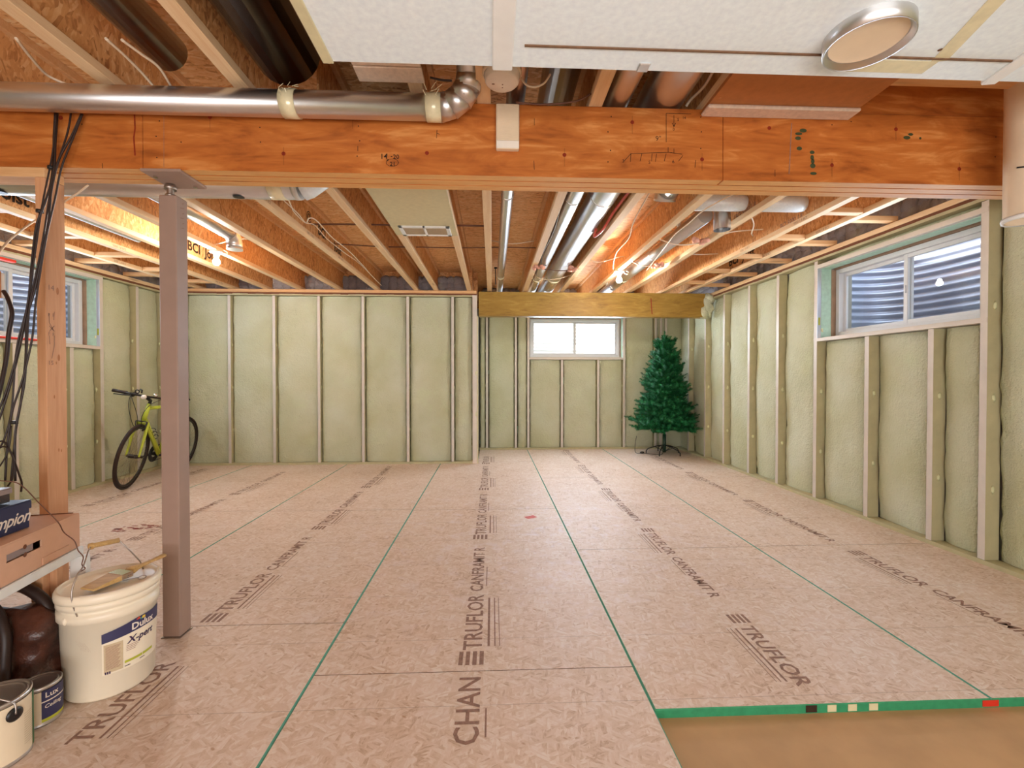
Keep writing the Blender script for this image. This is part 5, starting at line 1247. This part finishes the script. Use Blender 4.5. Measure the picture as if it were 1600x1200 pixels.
# pail
PX, PY = -1.435, 1.765; C = Vector((PX, PY, 0))
pl = empty('paint_pail', (PX, PY, 0), 'white lidded paint pail with a wire handle beside the steel post', 'pail')
obj('body', G().lathe([(0, .004), (.125, .004), (.131, .012), (.1395, .285), (.147, .287), (.147, .315), (.1405, .318), (.1415, .330), (.148, .332), (.148, .352), (.142, .354)], (PX, PY, 0), 48), 'pail', pl)
obj('lid', G().lathe([(.142, .354), (.152, .355), (.1535, .366), (.1535, .376), (.149, .386), (.141, .388), (.137, .378), (.128, .3745), (0, .3755)], (PX, PY, 0), 48), 'pail', pl)
def onp(deg, z, out=.0008): 
    r_ = .131 + (.1395 - .131) * (z - .012) / .273 + out; return C + Vector((r_ * math.cos(R(deg)), r_ * math.sin(R(deg)), z))
def patch(g, d0, d1, zlo, zhi, mi=0, out=.0008, n=10):
    P = []
    for i in range(n + 1):
        a = d0 + (d1 - d0) * i / n; f = i / n
        P += [onp(a, zlo(f) if callable(zlo) else zlo, out), onp(a, zhi(f) if callable(zhi) else zhi, out)]
    g.poly(P, [(2 * i, 2 * i + 2, 2 * i + 3, 2 * i + 1) for i in range(n)], mi, True); return g
# label starts at the middle of the visible side and wraps to the right
A0, A1 = -61, 30
g = G(); patch(g, A0, A1, lambda f: .092, lambda f: .235); lbk = obj('label', g, 'pail', pl)
g = G(); patch(g, A0, A1, lambda f: .206 + .012 * math.sin(f * 2.6), lambda f: .240 + .022 * min(1, f * 2.2), 0, .0014, 16); obj('label_band', g, 'label_navy', lbk)
g = G(); patch(g, A0 + 2, A0 + 24, .098, .200, 0, .0014); obj('label_text_block', g, 'label_tint', lbk)
g = G()
for i in range(22): patch(g, A0 + 4, A0 + 21 - (i % 4), .190 - i * .0038, .1912 - i * .0038, 0, .0018, 3)
obj('label_small_print', g, 'print_rose', lbk, kind='stuff')
g = G()
for i in range(4): patch(g, A0 + 28, A0 + 46 - i * 2, .172 - i * .006, .1735 - i * .006, 0, .0018, 3)
obj('label_small_print', g, 'print_rose', lbk, kind='stuff')
g = G(); patch(g, A0 + 26, A0 + 50, .112, .121, 0, .0014); patch(g, A0 + 51, A0 + 70, .112, .121, 0, .0014); obj('label_stripe', g, 'label_lime', lbk)
def ptext(g, s, size, deg, z, shear=0, bold=0, mi=0):
    def warp(p):
        u, v = p.x, p.z; r_ = .1362; return onp(deg + math.degrees(u / r_), z + v, .0022)
    return text(g, s, size, (0, 0, 0), (1, 0, 0), (0, 0, 1), mi, shear, bold, 1.0, 1.0, warp)
g = G(); ptext(g, 'Dulux', .034, A0 + 34, .224, 0, .0009); obj('printed_lettering', g, 'print_white', lbk)
g = G(); ptext(g, 'X-pert', .034, A0 + 29, .180, .25, .0007); obj('printed_lettering', g, 'print_plum', lbk)
g = G(); [patch(g, A0 + 3 + i * 2.4, A0 + 4.7 + i * 2.4, .094, .103, 0, .0018, 2) for i in range(3)]; patch(g, A0 + 26, A0 + 33, .100, .1025, 0, .0018, 3); patch(g, A0 + 46, A0 + 54, .103, .1055, 0, .0018, 3); obj('printed_mark', g, 'print_plum', lbk)
g = G(); patch(g, A0 + 41, A0 + 46, .2535, .2585, 0, .0022, 4); patch(g, A0 + 42.5, A0 + 45, .2585, .262, 0, .0022, 3); patch(g, A0 + 46, A0 + 49, .2500, .256, 1, .0022, 4); patch(g, A0 + 49, A0 + 54, .250, .259, 2, .0022, 4); obj('label_emblem', g, ['label_red', 'label_teal', 'label_yellow'], lbk)
g = G()
for i in range(6): g.ribbon([onp(-92 + i * 2.2, .232 - i * .002, .001), onp(-84 + i * 2.2, .196 - i * .002, .001)], .0014, onp(-88, .2) - C - Vector((0, 0, .2)))
obj('stamped_code', g, 'print_rose', pl)
# handle: wire bail standing over the lid with a plastic grip
e1, e2 = C + Vector((.150 * math.cos(R(-128)), .150 * math.sin(R(-128)), .300)), C + Vector((.150 * math.cos(R(52)), .150 * math.sin(R(52)), .300))
gp0, gp1, ge = at(141, 854, y=1.735), at(186, 844, y=1.80), at(219, 877, y=1.87)
obj('bail_wire', G().tube(smooth([at(121, 964, y=1.625), at(114, 945, y=1.615), at(112, 925, y=1.615), at(120, 900, y=1.635), at(130, 885, y=1.66), at(138, 862, y=1.70), gp0], 5), .0026, 7).tube([gp1, at(205, 862, y=1.84), ge, Vector((ge.x + .005, ge.y + .01, .372))], .0026, 7), 'steel', pl)
obj('grip', G().tube([gp0 + Vector((-.004, 0, -.001)), gp0 + Vector((.006, .004, .0015)), gp0 + Vector((.008, .006, .002)), gp1], [.012, .012, .009, .009], 12), 'bristle', pl)
g = G(); 
for dg in (-105, 75): 
    v = Vector((math.cos(R(dg)), math.sin(R(dg)), 0)); obj('lug', G().blob(C + v * .145 + Vector((0, 0, .300)), (.008, .008, .014), 0, .05), 'pail', pl)
# brush on the lid
b0, b1, b2 = at(136, 921, z=.392), at(196, 896, z=.396), at(250, 868, z=.405)
pb = empty('paint_brush', b0, 'wooden handled paint brush lying across the pail lid', 'brush')
dr = (b1 - b0); dr.z = 0; dr.normalize(); sdv = Vector((-dr.y, dr.x, 0)); zv = Vector((0, 0, 1))
MB = Matrix((dr.to_4d(), sdv.to_4d(), zv.to_4d(), (0, 0, 0, 1))).transposed(); MB[0][3], MB[1][3], MB[2][3] = b0.x, b0.y, .389; MB[3][0] = MB[3][1] = MB[3][2] = 0; MB[3][3] = 1
L1 = (b1 - b0).length; L2 = (b2 - b1).length
for i_ in range(3): MB[i_][3] = (b0.x, b0.y, .389)[i_]
def mbx(P): return [MB @ Vector(p) for p in P]
g = G(); P = [(0, -.033, 0), (0, .033, 0), (0, .030, .006), (0, -.030, .006), (L1 * .72, -.036, 0), (L1 * .72, .036, 0), (L1 * .72, .036, .019), (L1 * .72, -.036, .019)]
g.poly(mbx(P), [(0, 1, 2, 3), (7, 6, 5, 4), (0, 4, 5, 1), (1, 5, 6, 2), (2, 6, 7, 3), (3, 7, 4, 0)]); obj('bristles', g, 'bristle', pb)
g = G(); g.box((L1 * .70, -.0375, .0), (L1 * 1.02, .0375, .0205), 0, .002, MB); obj('ferrule', g, 'chrome', pb)
pts = [(L1 * 1.0, .010), (L1 + .02, .026), (L1 + .05, .013), (L1 + .10, .010), (L1 + L2 * .75, .012), (L1 + L2 * .97, .0135), (L1 + L2, .008)]
g = G(); g.tube([MB @ Vector((x, 0, .011 + .010 * (x - L1) / max(L2, .01))) for x, _ in pts], [q for _, q in pts], 12, flat=.55); obj('handle', g, 'bristle', pb)
kr = at(222, 902, z=.383); obj('key_ring', G().tube(arc(kr, .013, 0, 350, 14, (1, 0, 0), (0, .8, .2)), .0018, 6).tube([kr + Vector((-.012, 0, 0)), kr + Vector((-.055, -.02, -.003))], .0018, 6), 'steel', None, kr, 'small wire ring lying on the pail lid by the brush', 'wire ring')
# paint cans
def can(x, y, r, h, label, name='paint_can'):
    t = empty(name, (x, y, 0), label, 'can')
    obj('body', G().lathe([(0, .003), (r - .003, .003), (r, 0), (r, .004), (r - .0015, .008), (r - .0015, h - .010), (r, h - .006), (r, h), (r - .003, h + .001), (r - .008, h - .004)], (x, y, 0), 40), 'galv', t)
    obj('lid', G().lathe([(r - .008, h - .004), (r - .012, h - .001), (r - .016, h - .004), (r - .02, h - .006), (0, h - .005)], (x, y, 0), 40), 'galv', t)
    return t
def cpatch(g, x, y, r, d0, d1, z0, z1, mi=0, out=.001, n=12):
    P = []
    for i in range(n + 1):
        a = R(d0 + (d1 - d0) * i / n); P += [Vector((x + (r + out) * math.cos(a), y + (r + out) * math.sin(a), z0)), Vector((x + (r + out) * math.cos(a), y + (r + out) * math.sin(a), z1))]
    return g.poly(P, [(2 * i, 2 * i + 2, 2 * i + 3, 2 * i + 1) for i in range(n)], mi, True)
x, y, r, h = -1.490, 1.412, .083, .190
c1 = can(x, y, r, h, 'large paint can with a torn white label at the lower left corner')
g = G(); cpatch(g, x, y, r, -48, 40, .012, h - .012); l1 = obj('label', g, 'label_paper', c1)
g = G(); cpatch(g, x, y, r, -120, -48, .012, h - .012); cpatch(g, x, y, r, 28, 48, .012, h - .012, 0, .0016); obj('label_green_panel', g, 'label_green', l1)
g = G(); cpatch(g, x, y, r, -118, -50, .012, .045, 0, .0016); obj('label_blue_strip', g, 'label_navy', l1)
g = G()
for i in range(14): cpatch(g, x, y, r, 4, 26, h - .06 - i * .007, h - .058 - i * .007, 0, .0016, 4)
obj('label_small_print', g, 'label_tint', l1, kind='stuff')
a = R(-14); q = Vector((x + (r + .002) * math.cos(a), y + (r + .002) * math.sin(a), h - .040)); nv = Vector((math.cos(a), math.sin(a), 0))
g = G(); g.lathe([(0, 0), (.020, 0), (.020, .003), (.012, .006), (0, .006)], q, 20, axis=nv); obj('ear', g, 'black', c1)
obj('bail_wire', G().tube(smooth([q + nv * .006, q + nv * .012 + Vector((-.012, .004, .03)), Vector((x + .060, y - .030, h + .010)), Vector((x + .01, y - .035, h + .030)), Vector((x - .06, y + .02, h + .045)), Vector((x - .09, y + .06, h - .03))], 6), .0026, 7), 'steel', c1)
g = G(); g.box((-.04, -.018, 0), (.04, .018, .0012), 0, 0, Matrix.Translation((x - .005, y - .045, h - .0048)) @ Matrix.Rotation(.25, 4, 'Z')); obj('lid_sticker', g, 'label_paper', c1)
x, y, r, h = -1.512, 1.575, .056, .128
c2 = can(x, y, r, h, 'small paint can with a navy label between the large can and pail')
g = G(); cpatch(g, x, y, r, -70, -42, .01, h - .012); l2 = obj('label', g, 'label_paper', c2)
g = G(); cpatch(g, x, y, r, -42, 40, .024, h - .012); obj('label_navy_panel', g, 'label_navy', l2)
g = G(); cpatch(g, x, y, r, -42, 40, .014, .024); obj('label_stripe', g, 'label_lime', l2)
g = G(); cpatch(g, x, y, r, -42, 40, .078, .082, 0, .0016); 
def cw(deg, z): 
    def w(p): 
        a = R(deg) + p.x / r; return Vector((x + (r + .002) * math.cos(a), y + (r + .002) * math.sin(a), z + p.z))
    return w
text(g, 'Lux', .024, (0, 0, 0), (1, 0, 0), (0, 0, 1), 0, 0, .0005, 1, 1, cw(-34, .092)); text(g, 'Ceiling', .017, (0, 0, 0), (1, 0, 0), (0, 0, 1), 0, .2, .0003, 1, 1, cw(-36, .058)); obj('printed_lettering', g, 'print_white', l2)
